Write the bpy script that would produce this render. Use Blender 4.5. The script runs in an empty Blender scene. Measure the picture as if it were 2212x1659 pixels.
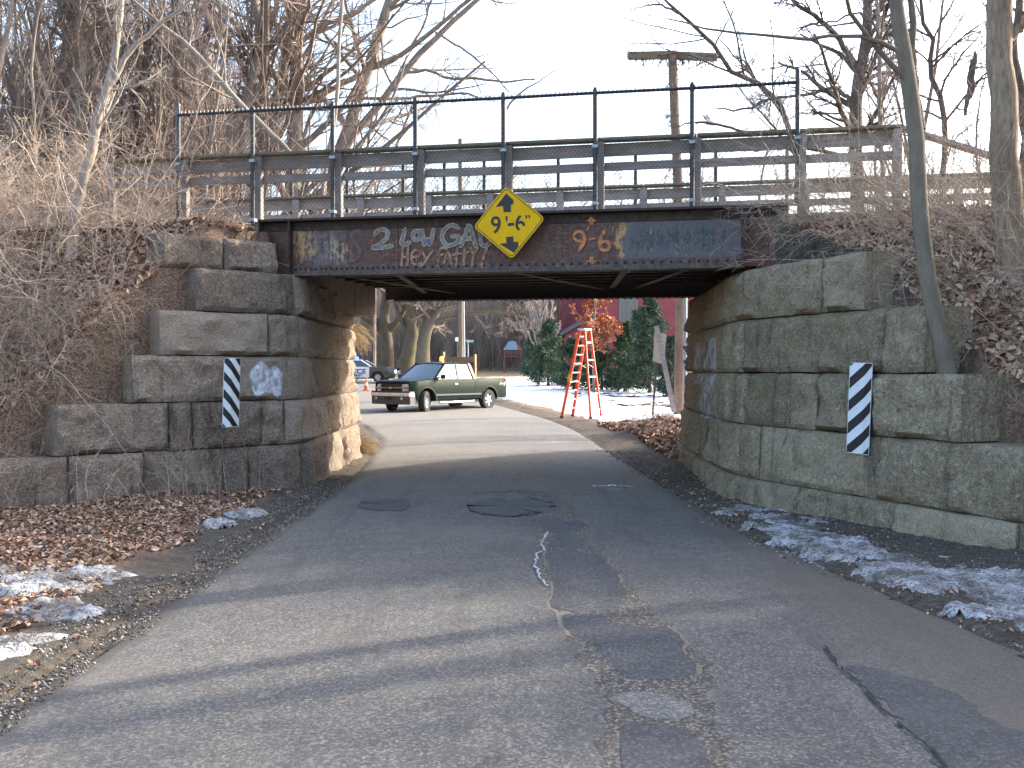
import bpy, bmesh, math, random
import numpy as np
from mathutils import Vector, noise as mn

R = math.radians
sc = bpy.context.scene
C = sc.collection
# ------------------------------------------------------------------ camera
F, CX, CY = 2170.0, 1106.0, 829.5
PITCH = math.atan(29.5 / F)
EYE = 1.6
cam_d = bpy.data.cameras.new('camera'); cam_d.sensor_width = 36; cam_d.lens = F / 2212 * 36
cam_d.clip_end = 2000; cam_d.clip_start = 0.05
cam = bpy.data.objects.new('camera', cam_d); C.objects.link(cam)
cam.location = (0, 0, EYE); cam.rotation_euler = (R(90) - PITCH, 0, 0)
sc.camera = cam
# ------------------------------------------------------------------ sky and sun
SUN_EL, SUN_AZ = R(25), math.atan2(0.894, 0.447)
w = bpy.data.worlds.new('World'); sc.world = w; w.use_nodes = True
wn = w.node_tree.nodes; wl = w.node_tree.links
for n_ in list(wn): wn.remove(n_)
sky = wn.new('ShaderNodeTexSky'); sky.sky_type = 'NISHITA'; sky.sun_disc = False
sky.sun_elevation = SUN_EL; sky.sun_rotation = SUN_AZ
sky.air_density = 1.0; sky.dust_density = 3.5; sky.ozone_density = 1.2
bg = wn.new('ShaderNodeBackground'); bg.inputs['Strength'].default_value = 0.15
wo = wn.new('ShaderNodeOutputWorld')
wl.new(sky.outputs[0], bg.inputs[0]); wl.new(bg.outputs[0], wo.inputs[0])
sun_d = bpy.data.lights.new('sun', 'SUN'); sun_d.energy = 2.15; sun_d.angle = R(0.8); sun_d.color = (1.0, 0.92, 0.80)
sun = bpy.data.objects.new('sun', sun_d); C.objects.link(sun)
sdir = Vector((math.sin(SUN_AZ) * math.cos(SUN_EL), math.cos(SUN_AZ) * math.cos(SUN_EL), math.sin(SUN_EL)))
sun.rotation_euler = sdir.to_track_quat('Z', 'Y').to_euler()
sc.view_settings.view_transform = 'Standard'; sc.view_settings.look = 'None'
sc.view_settings.exposure = 2.35; sc.view_settings.gamma = 1
sc.cycles.max_bounces = 6; sc.cycles.diffuse_bounces = 3; sc.cycles.glossy_bounces = 2
sc.cycles.transparent_max_bounces = 8

# ------------------------------------------------------------------ helpers
def ray(px, py):
    dx = (px - CX) / F; dz = -(py - CY) / F
    c, s = math.cos(PITCH), math.sin(PITCH)
    return Vector((dx, c + s * dz, -s + c * dz))
def at(px, py, Y):
    d = ray(px, py); return Vector((0, 0, EYE)) + d * (Y / d.y)
def ground(px, py, z=0.0):
    d = ray(px, py); return Vector((0, 0, EYE)) + d * ((z - EYE) / d.z)
def onplane(px, py, p0, n):
    d = ray(px, py); o = Vector((0, 0, EYE))
    return o + d * ((Vector(p0) - o).dot(n) / d.dot(n))
def project(p):
    c, s = math.cos(PITCH), math.sin(PITCH)
    f = p[1] * c - (p[2] - EYE) * s; u = p[1] * s + (p[2] - EYE) * c
    return CX + F * p[0] / f, CY - F * u / f

def link_mesh(name, verts, faces, mat=None, parent=None, smooth=False, origin=None, kind=None, label=None):
    """verts in world space when origin is given (they are shifted), else local"""
    me = bpy.data.meshes.new(name)
    verts = np.asarray(verts, dtype=np.float64).reshape(-1, 3)
    if origin is not None: verts = verts - np.array(origin)
    if isinstance(faces, np.ndarray):
        nf, k = faces.shape
        me.vertices.add(len(verts)); me.vertices.foreach_set('co', verts.astype(np.float32).ravel())
        me.loops.add(nf * k); me.loops.foreach_set('vertex_index', faces.astype(np.int32).ravel())
        me.polygons.add(nf); me.polygons.foreach_set('loop_start', np.arange(0, nf * k, k, dtype=np.int32))
        me.update(calc_edges=True)
    else:
        me.from_pydata(verts.tolist(), [], faces); me.update()
    if smooth: me.polygons.foreach_set('use_smooth', np.ones(len(me.polygons), dtype=bool))
    for m in (mat if isinstance(mat, (list, tuple)) else [mat]):
        if m: me.materials.append(m)
    o = bpy.data.objects.new(name, me); C.objects.link(o)
    if parent is not None: o.parent = parent
    elif origin is not None: o.location = origin
    if kind: o['kind'] = kind
    if label: o['label'] = label
    return o
def thing(name, label, cat, loc=(0, 0, 0), rotz=0.0, group=None):
    o = bpy.data.objects.new(name, None); C.objects.link(o)
    o.location = loc; o.rotation_euler = (0, 0, rotz); o.empty_display_size = 0.2
    o['label'] = label; o['category'] = cat
    if group: o['group'] = group
    return o
def tag(o, label, cat, group=None, kind=None):
    o['label'] = label; o['category'] = cat
    if group: o['group'] = group
    if kind: o['kind'] = kind
    return o

class MB:
    def __init__(s): s.v = []; s.f = []; s.sheet = False
    def add(s, vs, fs):
        b = len(s.v); s.v += [tuple(x) for x in vs]; s.f += [tuple(i + b for i in f) for f in fs]; return s
    def hexa(s, p):   # 8 pts: bottom 4 ccw, top 4 ccw
        return s.add(p, [(0, 3, 2, 1), (4, 5, 6, 7), (0, 1, 5, 4), (1, 2, 6, 5), (2, 3, 7, 6), (3, 0, 4, 7)])
    def box(s, x0, x1, y0, y1, z0, z1):
        return s.hexa([(x0, y0, z0), (x1, y0, z0), (x1, y1, z0), (x0, y1, z0), (x0, y0, z1), (x1, y0, z1), (x1, y1, z1), (x0, y1, z1)])
    def beam(s, a, b, wd, ht, up=(0, 0, 1)):
        a = Vector(a); b = Vector(b); t = (b - a).normalized(); u = Vector(up)
        sd = t.cross(u)
        if sd.length < 1e-4: sd = t.cross(Vector((1, 0, 0)))
        sd.normalize(); u = sd.cross(t).normalized()
        q = []
        for p in (a, b):
            for (i, j) in ((-1, -1), (1, -1), (1, 1), (-1, 1)): q.append(p + sd * i * wd / 2 + u * j * ht / 2)
        return s.add(q, [(0, 1, 2, 3), (4, 7, 6, 5), (0, 4, 5, 1), (1, 5, 6, 2), (2, 6, 7, 3), (3, 7, 4, 0)])
    def tube(s, pts, rad, k=8, cap=True):
        pts = [Vector(p) for p in pts]; n = len(pts)
        if not hasattr(rad, '__len__'): rad = [rad] * n
        ref = None; rings = []
        for i, p in enumerate(pts):
            t = (pts[min(i + 1, n - 1)] - pts[max(i - 1, 0)]).normalized()
            if ref is None: ref = t.orthogonal().normalized()
            ref = (ref - t * ref.dot(t)).normalized(); b2 = t.cross(ref)
            rings.append([p + (ref * math.cos(2 * math.pi * j / k) + b2 * math.sin(2 * math.pi * j / k)) * rad[i] for j in range(k)])
        vs = [q for r_ in rings for q in r_]; fs = []
        for i in range(n - 1):
            for j in range(k):
                a = i * k + j; b = i * k + (j + 1) % k
                fs.append((a, b, b + k, a + k))
        if cap: fs.append(tuple(range(k))[::-1]); fs.append(tuple(range((n - 1) * k, n * k)))
        return s.add(vs, fs)
    def lathe(s, prof, k=20, axis='y', c=(0, 0, 0), rot=0.0):
        """prof: list of (r, h) along axis"""
        vs = []; fs = []; n = len(prof)
        for (r_, h) in prof:
            for j in range(k):
                a = 2 * math.pi * j / k; u, v = r_ * math.cos(a), r_ * math.sin(a)
                if axis == 'y':
                    x, y = u, h
                    xr = x * math.cos(rot) - y * math.sin(rot); yr = x * math.sin(rot) + y * math.cos(rot)
                    vs.append((c[0] + xr, c[1] + yr, c[2] + v))
                else: vs.append((c[0] + u, c[1] + v, c[2] + h))
        for i in range(n - 1):
            for j in range(k):
                a = i * k + j; b = i * k + (j + 1) % k
                fs.append((a, b, b + k, a + k))
        return s.add(vs, fs)
    def prism(s, poly, fn, d0, d1):
        """2-D poly mapped by fn(u,v,d) between depths d0,d1"""
        n = len(poly)
        vs = [fn(u, v, d0) for u, v in poly] + [fn(u, v, d1) for u, v in poly]
        fs = [tuple(range(n)), tuple(range(n, 2 * n))[::-1]] + [(i, i + n, (i + 1) % n + n, (i + 1) % n) for i in range(n)]
        return s.add(vs, fs)
    def build(s, name, mat, parent=None, smooth=False, origin=None, kind=None, label=None, bevel=0):
        o = link_mesh(name, s.v, s.f, mat, parent, False, origin, kind, label)
        bm = bmesh.new(); bm.from_mesh(o.data); bmesh.ops.recalc_face_normals(bm, faces=bm.faces)
        if bevel: bmesh.ops.bevel(bm, geom=[e for e in bm.edges if len(e.link_faces) == 2 and e.calc_face_angle(0) > .5], offset=bevel, segments=1, affect='EDGES', profile=.5)
        if s.sheet:
            bm.normal_update(); fl = [f for f in bm.faces if f.normal.dot(f.calc_center_median() - Vector((0, 0, .7))) < 0]
            if len(fl) > len(bm.faces) * .5: bmesh.ops.reverse_faces(bm, faces=bm.faces)
        bm.to_mesh(o.data); bm.free()
        if smooth:
            for p in o.data.polygons: p.use_smooth = True
            o.data.set_sharp_from_angle(angle=R(38))
        return o

# ------------------------------------------------------------------ material helper
class NT:
    def __init__(s, name):
        s.m = bpy.data.materials.new(name); s.m.use_nodes = True
        s.t = s.m.node_tree; s.n = s.t.nodes; s.l = s.t.links
        for x in list(s.n): s.n.remove(x)
        s.out = s.n.new('ShaderNodeOutputMaterial'); s.b = s.n.new('ShaderNodeBsdfPrincipled')
        s.l.new(s.b.outputs[0], s.out.inputs[0])
    def set(s, sock, val):
        if isinstance(val, bpy.types.NodeSocket): s.l.new(val, sock)
        elif isinstance(val, (tuple, list)) and len(val) == 3 and sock.type == 'RGBA': sock.default_value = (*val, 1)
        else: sock.default_value = val
    def pos(s): return s.n.new('ShaderNodeNewGeometry').outputs['Position']
    def island(s): return s.n.new('ShaderNodeNewGeometry').outputs['Random Per Island']
    def obj(s): return s.n.new('ShaderNodeTexCoord').outputs['Object']
    def orand(s): return s.n.new('ShaderNodeObjectInfo').outputs['Random']
    def attr(s, nm): a = s.n.new('ShaderNodeAttribute'); a.attribute_name = nm; return a.outputs['Color']
    def scale(s, v, sx, sy, sz, loc=(0, 0, 0)):
        m = s.n.new('ShaderNodeMapping'); s.set(m.inputs[0], v); m.inputs['Scale'].default_value = (sx, sy, sz); m.inputs['Location'].default_value = loc
        return m.outputs[0]
    def noise(s, v, sc_, det=4, ro=.55, dist=0.0):
        m = s.n.new('ShaderNodeTexNoise'); s.set(m.inputs['Vector'], v); m.inputs['Scale'].default_value = sc_
        m.inputs['Detail'].default_value = det; m.inputs['Roughness'].default_value = ro; m.inputs['Distortion'].default_value = dist
        return m.outputs['Fac']
    def vor(s, v, sc_, feat='F1', out='Distance'):
        m = s.n.new('ShaderNodeTexVoronoi'); m.feature = feat; s.set(m.inputs['Vector'], v); m.inputs['Scale'].default_value = sc_
        return m.outputs[out]
    def sep(s, v):
        m = s.n.new('ShaderNodeSeparateXYZ'); s.set(m.inputs[0], v); return m.outputs
    def ma(s, op, a, b=0.0, c=0.0):
        m = s.n.new('ShaderNodeMath'); m.operation = op; s.set(m.inputs[0], a); s.set(m.inputs[1], b); s.set(m.inputs[2], c); return m.outputs[0]
    def mr(s, v, a, b, c=0.0, d=1.0):
        m = s.n.new('ShaderNodeMapRange'); s.set(m.inputs[0], v); m.inputs[1].default_value = a; m.inputs[2].default_value = b
        m.inputs[3].default_value = c; m.inputs[4].default_value = d; m.clamp = True; return m.outputs[0]
    def ramp(s, v, stops):
        m = s.n.new('ShaderNodeValToRGB'); s.set(m.inputs[0], v); e = m.color_ramp.elements
        while len(e) < len(stops): e.new(.5)
        for k, (p, col) in enumerate(stops): e[k].position = p; e[k].color = (*col, 1)
        return m.outputs[0]
    def mix(s, fac, a, b, bt='MIX'):
        m = s.n.new('ShaderNodeMix'); m.data_type = 'RGBA'; m.blend_type = bt
        s.set(m.inputs[0], fac); s.set(m.inputs[6], a); s.set(m.inputs[7], b); return m.outputs[2]
    def box(s, X, Z, x0, x1, z0, z1, so=.02):
        a = s.ma('MULTIPLY', s.mr(X, x0 - so, x0 + so), s.mr(X, x1 - so, x1 + so, 1, 0))
        b = s.ma('MULTIPLY', s.mr(Z, z0 - so, z0 + so), s.mr(Z, z1 - so, z1 + so, 1, 0))
        return s.ma('MULTIPLY', a, b)
    def bump(s, h, st=.5, d=.02):
        m = s.n.new('ShaderNodeBump'); s.set(m.inputs['Height'], h); m.inputs['Strength'].default_value = st; m.inputs['Distance'].default_value = d
        s.l.new(m.outputs[0], s.b.inputs['Normal'])
    def fin(s, col, rough=.8, metal=0.0, spec=.3):
        s.set(s.b.inputs['Base Color'], col); s.set(s.b.inputs['Roughness'], rough); s.set(s.b.inputs['Metallic'], metal)
        s.b.inputs['Specular IOR Level'].default_value = spec
        return s.m
def simple(name, col, rough=.6, metal=0.0, spec=.4, var=.15, vs=8, coat=0, emit=None):
    t = NT(name)
    n = t.noise(t.obj(), vs, 5)
    c = t.mix(t.mr(n, .3, .7), tuple(x * (1 - var) for x in col), tuple(min(1, x * (1 + var)) for x in col))
    m = t.fin(c, t.mr(n, .2, .8, max(0, rough - .07), min(1, rough + .07)), metal, spec)
    if coat: t.b.inputs['Coat Weight'].default_value = coat; t.b.inputs['Coat Roughness'].default_value = .05
    if emit: t.b.inputs['Emission Color'].default_value = (*emit[0], 1); t.b.inputs['Emission Strength'].default_value = emit[1]
    return m

# ------------------------------------------------------------------ materials
def m_granite(name, cols, moss=0.0, paint=None, stain=None):
    t = NT(name); P = t.pos()
    big = t.noise(P, 1.3, 5, .6); mid = t.noise(P, 7, 6, .7); fine = t.noise(P, 75, 3, .7); sp = t.vor(P, 130)
    c = t.ramp(mid, [(.28, cols[0]), (.5, cols[1]), (.72, cols[2])])
    c = t.mix(t.mr(big, .35, .7, 0, .5), c, cols[3])
    mot = t.noise(P, 24, 4, .75); c = t.mix(t.mr(mot, .52, .66, 0, .55), c, tuple(min(1, x * 1.5) for x in cols[2])); c = t.mix(t.mr(mot, .46, .34, 0, .6), c, tuple(x * .45 for x in cols[0]))
    c = t.mix(t.mr(t.orand(), 0, 1, .0, .32), c, cols[1], 'MIX')
    c = t.mix(t.mr(t.orand(), 0.35, 1, 0, .42), c, (.07, .058, .048)); c = t.mix(t.mr(t.ma('FRACT', t.ma('MULTIPLY', t.orand(), 7.3)), .5, 1, 0, .4), c, tuple(min(1, x * 1.25) for x in cols[2]))
    c = t.mix(t.mr(fine, .55, .72, 0, .65), c, tuple(min(1, x * 2.1) for x in cols[2]))
    c = t.mix(t.mr(fine, .44, .3, 0, .7), c, (.05, .045, .04))
    X, Y, Z = t.sep(P)
    st = t.noise(t.scale(P, 3.2, 3.2, .25), 2.2, 5, .6)
    c = t.mix(t.mr(st, .56, .72, 0, .6), c, (.055, .048, .04))
    if moss:
        mo = t.noise(P, 2.1, 6, .7); mf = t.noise(P, 22, 4, .7)
        f = t.ma('MULTIPLY', t.mr(mo, .5, .66), t.mr(mf, .35, .6))
        f = t.ma('MULTIPLY', f, t.mr(Z, .7, 1.3)); f = t.ma('MULTIPLY', f, t.mr(Z, 2.9, 2.0, .0, 1))
        f = t.ma('MULTIPLY', f, t.mr(Y, 9.6, 11.2, .15, 1))
        c = t.mix(t.ma('MULTIPLY', f, moss), c, (.17, .18, .045))
    if stain:
        f = t.ma('MULTIPLY', t.mr(Y, stain[0], stain[1]), t.mr(t.noise(t.scale(P, 1, 5, .3), 3, 4), .3, .65, .25, 1))
        c = t.mix(t.ma('MULTIPLY', f, .8), c, (.035, .03, .026))
    if paint:
        for (y0, y1, z0, z1, sc_, thr) in paint:
            f = t.box(Y, Z, y0, y1, z0, z1, .05)
            pn = t.noise(t.scale(P, 1, 1, sc_), 9, 5, .65)
            c = t.mix(t.ma('MULTIPLY', t.mr(t.ma('ADD', f, pn), thr + 1, thr + 1.12), t.mr(fine, .3, .5, .55, .95)), c, (.62, .64, .68))
    h = t.ma('ADD', t.ma('MULTIPLY', mid, .6), t.ma('MULTIPLY', t.noise(P, 28, 5, .7), .5))
    h = t.ma('ADD', h, t.ma('MULTIPLY', fine, .12))
    t.bump(h, 1.0, .10)
    return t.fin(c, .9, 0, .2)

def m_bark(name, a, b, c3=None, vs=9, st=.8, green=0.0):
    t = NT(name); P = t.pos(); O = t.obj()
    n = t.noise(t.scale(P, 1, 1, .22), vs * 2.2, 5, .7); n2 = t.noise(P, 1.5, 4)
    c = t.ramp(n, [(.3, a), (.62, b)])
    c = t.mix(t.mr(n2, .4, .7, 0, .5), c, c3 or tuple(x * .6 for x in a))
    if green: c = t.mix(t.mr(t.noise(P, 1.1, 5), .48, .64, 0, green), c, (.10, .11, .035))
    t.bump(n, st, .03)
    return t.fin(c, .9, 0, .15)
def m_twig(name, a, b):
    t = NT(name); i = t.island()
    c = t.mix(i, a, b); c = t.mix(t.mr(t.noise(t.pos(), 1.2, 3), .4, .7, 0, .35), c, tuple(x * .55 for x in a))
    return t.fin(c, .8, 0, .25)

M = {}
M['stone_l'] = m_granite('granite_tan', [(.13, .105, .085), (.235, .195, .155), (.36, .305, .25), (.20, .165, .13)], 0, paint=[])
M['bark_grey'] = m_bark('bark_grey', (.17, .142, .118), (.34, .295, .25))
M['bark_dark'] = m_bark('bark_dark', (.075, .06, .05), (.17, .14, .118))
M['bark_pale'] = m_bark('bark_pale', (.22, .18, .15), (.39, .335, .285), st=.35)
M['bark_smooth'] = m_bark('bark_smooth', (.15, .13, .10), (.22, .19, .15), st=.25)
M['bark_tan'] = m_bark('bark_tan', (.16, .12, .085), (.36, .285, .21), (.10, .075, .055), vs=14)
M['bark_maple'] = m_bark('bark_maple', (.065, .052, .040), (.15, .12, .092), green=.5)
M['twig'] = m_twig('twigs', (.16, .115, .10), (.31, .24, .21))
M['twig_dark'] = m_twig('dark_twigs', (.085, .066, .055), (.15, .12, .10))
M['twig_pale'] = m_twig('pale_twigs', (.30, .255, .225), (.46, .41, .37))
M['cane'] = m_twig('canes', (.29, .205, .15), (.63, .50, .40))
M['cane_grey'] = m_twig('grey_canes', (.29, .235, .185), (.54, .455, .37))
# ------------------------------------------------------------------ terrain
def sstep(a, b, x):
    t = np.clip((x - a) / (b - a), 0, 1); return t * t * (3 - 2 * t)
_rs = np.random.RandomState(5)
_perm = _rs.rand(256, 256)
def vnoise(x, y):
    x = np.asarray(x, float); y = np.asarray(y, float)
    xi = np.floor(x).astype(int); yi = np.floor(y).astype(int); fx = x - xi; fy = y - yi
    fx = fx * fx * (3 - 2 * fx); fy = fy * fy * (3 - 2 * fy)
    g = lambda i, j: _perm[i & 255, j & 255]
    return (g(xi, yi) * (1 - fx) + g(xi + 1, yi) * fx) * (1 - fy) + (g(xi, yi + 1) * (1 - fx) + g(xi + 1, yi + 1) * fx) * fy
def fbm(x, y, o=4):
    s = 0; a = .5; f = 1.0
    for k in range(o): s = s + a * (vnoise(np.asarray(x) * f + 17 * k, np.asarray(y) * f + 31 * k) - .5); a *= .55; f *= 2.1
    return s
YN = lambda x: 13.42 - .194 * x
YF = lambda x: 18.6 - .13 * x
def road_z(y): return .031 * np.maximum(0, np.sqrt((y - 37) ** 2 + 16) + (y - 37) - 4) / 2
RLy = [-8, 14, 17.4, 23, 29, 36, 44, 52, 58, 63, 68, 76, 90]; RLx = [-2.42, -2.40, -2.55, -3.0, -4.3, -6.6, -10, -15, -20, -30, -40, -40, -40]
RRy = [-8, 0, 5.8, 9.9, 12.4, 18.3, 25, 31.6, 38, 43, 50, 57, 63, 69, 76]; RRx = [3.9, 3.35, 2.95, 2.28, 2.2, 1.97, 1.8, 1.37, .5, -.7, -3.0, -5.8, -8.0, -12, -20]
def road_l(y): return np.interp(y, RLy, RLx)
def road_r(y): return np.interp(y, RRy, RRx)
def wall_xl(y): return np.where(np.asarray(y) < 9.6, -99., np.interp(y, [9.6, 11.3, 13.8, 18.6, 21.5, 24], [-7.8, -5.8, -2.95, -2.95, -5.5, -12]))
def wall_xr(y): return np.interp(y, [5.0, 8.9, 12.7, 17.9, 21, 25], [6.0, 4.44, 2.9, 3.2, 3.7, 7.5])
def terrain(x, y):
    x = np.asarray(x, float); y = np.asarray(y, float)
    b = road_z(y) + .10 * np.maximum(0, y - 104) ** 1.05 * sstep(104, 120, y)
    b = b + np.where(x > 2, .02 * np.maximum(0, x - 6) * sstep(30, 50, y), 0)
    dl = np.maximum(0, np.maximum(road_l(y) - .5 - x, x - road_r(y) - .9))
    inroad = (x > road_l(y) - .1) & (x < road_r(y) + .1) & (y < 76)
    rough = np.where(inroad, -.03, fbm(x * 1.3, y * 1.3, 4) * .10 + fbm(x * 7, y * 7, 3) * .04 * np.clip(dl - .4, 0, 1) + .05 * np.clip(dl, 0, 1.0))
    b = b + rough
    dn = YN(x) - y; df = y - YF(x)
    zl = 3.5 - 1.2 * np.maximum(0, dn - 1.0); zl = np.where(x < -6.5, 3.5 - (1.2 - .35 * sstep(-6.5, -11, x)) * np.maximum(0, dn - 1.0), zl)
    zr = 3.5 - .42 * np.clip(dn, 0, 1.4) - .80 * np.maximum(0, dn - 1.4)
    zb = np.where(x < 0, zl, zr) - .75 * np.maximum(0, df - .2)
    zb = zb + fbm(x * .9 + 5, y * .9, 4) * .45
    b = b + 2.7 * sstep(5.0, 8.0, x + .25 * fbm(x, y)) * sstep(10.5, 8.2, y) + 1.3 * sstep(5.0, 6.3, x) * sstep(6.8, 8.2, y) * sstep(10.8, 9.4, y)  # unseen bank right of frame, raised to cast shade over the right lane
    zb = np.maximum(zb, .15 * fbm(x * 2, y * 2) + .05)
    behind = (y < 26) & ((x < wall_xl(y) - .38) | (x > wall_xr(y) + .38))
    z = np.where(behind, np.maximum(zb, b), b)
    z = z + .38 * np.exp(-((x - 3.6) / .9) ** 2 - ((y - 23.5) / 2.4) ** 2)
    return z
def tz(x, y): return float(terrain(np.array([x]), np.array([y]))[0])

def grid_mesh(xs, ys, zf):
    Xg, Yg = np.meshgrid(xs, ys); Zg = zf(Xg, Yg)
    v = np.stack([Xg, Yg, Zg], -1).reshape(-1, 3)
    nx = len(xs); ny = len(ys)
    i = np.arange(nx - 1)[None, :] + nx * np.arange(ny - 1)[:, None]
    f = np.stack([i, i + 1, i + 1 + nx, i + nx], -1).reshape(-1, 4)
    return v, f
def uneven(*seg):
    o = []
    for a, b, s in seg: o += list(np.arange(a, b, s))
    return np.array(o + [seg[-1][1]])
xs = uneven((-400, -60, 20), (-60, -16, 2), (-16, -8, .35), (-8, 8, .11), (8, 16, .35), (16, 60, 2), (60, 400, 20))
ys = uneven((-60, -4, 4), (-4, 4, .35), (4, 25, .11), (25, 40, .16), (40, 130, 1.5), (130, 600, 15))
gv, gf = grid_mesh(xs, ys, terrain)
# zones: r = gravelly dirt, g = leaf litter, b = tan grass
gx, gy = gv[:, 0], gv[:, 1]
dL = road_l(gy) - gx; dR = gx - road_r(gy)
nz = fbm(gx * 1.7, gy * 1.7, 4) * .5
dirt = np.where(dL > -.3, 1 - sstep(.55, 1.0, dL + nz), 0) + np.where(dR > -.3, 1 - sstep(.75 + 1.1 * (gy < 13), 1.4 + 1.2 * (gy < 13), dR + nz), 0)
dirt = np.where((gx > road_l(gy)) & (gx < road_r(gy)), 1, dirt)
dirt = np.where(gy > 76, 0, dirt)
grass = sstep(36, 46, gy) * (1 - sstep(98, 106, gy))
zone = np.stack([np.clip(dirt, 0, 1), 1 - grass, grass, np.ones_like(gx)], -1)
t = NT('ground_cover'); P = t.pos(); zs = t.sep(t.attr('zone'))
fine = t.noise(P, 60, 4, .7); mid = t.noise(P, 9, 5, .65); big = t.noise(P, 1.2, 5)
leafc = t.ramp(t.mix(.45, t.vor(P, 55, 'F1', 'Color'), t.noise(P, 30, 5, .8)), [(.25, (.10, .062, .040)), (.45, (.20, .125, .085)), (.6, (.29, .195, .135)), (.8, (.38, .28, .20))])
leafc = t.mix(t.mr(fine, .5, .65, 0, .5), leafc, (.055, .036, .026))
dirtc = t.ramp(mid, [(.25, (.055, .045, .037)), (.5, (.105, .087, .068)), (.75, (.19, .155, .115))])
dirtc = t.mix(t.mr(t.noise(P, 110, 2, .7), .56, .7, 0, .6), dirtc, (.28, .25, .21))
dirtc = t.mix(t.mr(t.noise(P, 46, 3, .7), .46, .34, 0, .6), dirtc, (.03, .026, .022))
grassc = t.ramp(t.noise(t.scale(P, 1, 1, .3), 12, 5, .7), [(.3, (.17, .13, .07)), (.7, (.36, .29, .17))])
c = t.mix(zs[2], leafc, grassc); c = t.mix(t.ma('MULTIPLY', zs[0], t.mr(t.ma('ADD', zs[0], t.mr(mid, .3, .7)), .7, 1.2)), c, dirtc)
t.bump(t.ma('ADD', mid, t.ma('MULTIPLY', fine, .7)), .9, .04)
M['ground'] = t.fin(c, .95, 0, .15)
go = link_mesh('ground', gv, gf, M['ground'], smooth=True, kind='structure')
ca = go.data.color_attributes.new('zone', 'FLOAT_COLOR', 'POINT'); ca.data.foreach_set('color', zone.astype(np.float32).ravel())

# ------------------------------------------------------------------ road
rys = uneven((-6, 4, .5), (4, 24, .25), (24, 76, .8))
nx = 41
rv = []
for y in rys:
    a, b = float(road_l(y)), float(road_r(y))
    for k in range(nx):
        u = k / (nx - 1); x = a + (b - a) * u
        if k in (0, nx - 1): x += .10 * float(fbm(y * 1.6 + (9 if k else 0), .5, 5)) + .04 * math.sin(y * 7)
        z = float(road_z(y)) + .012 + .05 * (4 * u * (1 - u)) - (.05 if k in (0, nx - 1) else 0)
        if y < 24: z += .02 * float(fbm(x * 1.1, y * .8, 3))
        rv.append((x, y, z))
i = np.arange(nx - 1)[None, :] + nx * np.arange(len(rys) - 1)[:, None]
rf = np.stack([i, i + 1, i + 1 + nx, i + nx], -1).reshape(-1, 4)
def road_surf(x, y):
    a, b = float(road_l(y)), float(road_r(y)); u = min(1, max(0, (x - a) / (b - a)))
    return float(road_z(y)) + .012 + .05 * 4 * u * (1 - u) + (.02 * float(fbm(x * 1.1, y * .8, 3)) if y < 24 else 0)
def asphalt(name, base, tint, agg=.55):
    t = NT(name); P = t.pos(); X, Y, Z = t.sep(P)
    f1 = t.noise(P, 95, 3, .8); f2 = t.vor(P, 78, 'F1', 'Color'); big = t.noise(P, .7, 5, .6); st = t.noise(t.scale(P, 3.0, .35, 1), 1.6, 5, .6)
    c = t.ramp(t.noise(P, 5, 5, .6), [(.3, tuple(x * .82 for x in base)), (.7, tuple(x * 1.15 for x in base))])
    c = t.mix(t.mr(f2, .55, .95, 0, agg), c, tuple(x * 2.3 for x in tint)); c = t.mix(t.mr(f2, .42, .1, 0, .5), c, tuple(x * .3 for x in base))
    c = t.mix(t.mr(f1, .55, .75, 0, .4), c, tuple(x * 1.9 for x in tint))
    c = t.mix(t.mr(big, .5, .68, 0, .45), c, tint)
    c = t.mix(t.mr(st, .52, .66, 0, .35), c, tuple(x * .6 for x in base))
    return t, c, X, Y, f1, f2
t, c, X, Y, f1, f2 = asphalt('asphalt', (.118, .110, .101), (.185, .162, .135))
# sand washed along the edges, shade in front of the bridge painted darker
P = t.pos(); e = t.noise(t.scale(P, 1, .5, 1), 2.5, 5, .65)
fl = t.mr(t.ma('ADD', X, t.ma('MULTIPLY', e, .45)), -1.96, -2.12)
fr = t.mr(t.ma('SUBTRACT', X, t.ma('MULTIPLY', e, .5)), 1.45, 1.95)
fr = t.ma('MULTIPLY', fr, t.mr(Y, 28, 36, 1, 0)); fl = t.ma('MULTIPLY', fl, t.mr(Y, 15, 18, 1, 0))
c = t.mix(t.ma('MULTIPLY', fl, .62), c, (.045, .042, .038)); fl2 = t.ma('MULTIPLY', t.mr(t.ma('ADD', X, t.ma('MULTIPLY', t.noise(P, 5, 5, .7), .3)), -2.02, -2.14), t.mr(Y, 15, 18, 1, 0)); c = t.mix(fl2, c, t.mix(t.noise(P, 30, 4, .7), (.06, .048, .038), (.17, .14, .105)))
c = t.mix(t.ma('MULTIPLY', fr, .55), c, (.15, .118, .085))
road_shade = t.ma('MULTIPLY', t.mr(t.noise(P, .9, 4, .6), .35, .6, .3, 1), t.box(X, Y, -1.4, 2.6, 6.8, 12.4, 1.2))
c = t.mix(t.ma('MULTIPLY', road_shade, .42), c, (.052, .050, .050))  # cast shade of bridge and wing wall put into the asphalt colour
sand = t.ma('MULTIPLY', t.mr(t.noise(t.scale(P, 1.2, .3, 1), 2.2, 5, .7), .55, .68), .45)
c = t.mix(t.ma('MULTIPLY', sand, t.mr(Y, 13, 15)), c, (.27, .225, .17))
c = t.mix(t.mr(Y, 14, 20, 0, .45), c, (.235, .225, .205))
t.bump(t.ma('ADD', f1, t.ma('MULTIPLY', f2, .9)), .9, .012)
M['asphalt'] = t.fin(c, .82, 0, .35)
road = link_mesh('road', rv, rf, M['asphalt'], smooth=True, kind='structure')
t, c, X, Y, f1, f2 = asphalt('asphalt_fill', (.060, .059, .061), (.095, .09, .085), .5)
t.bump(f2, .7, .008); M['patch'] = t.fin(c, .85, 0, .3)
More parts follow.
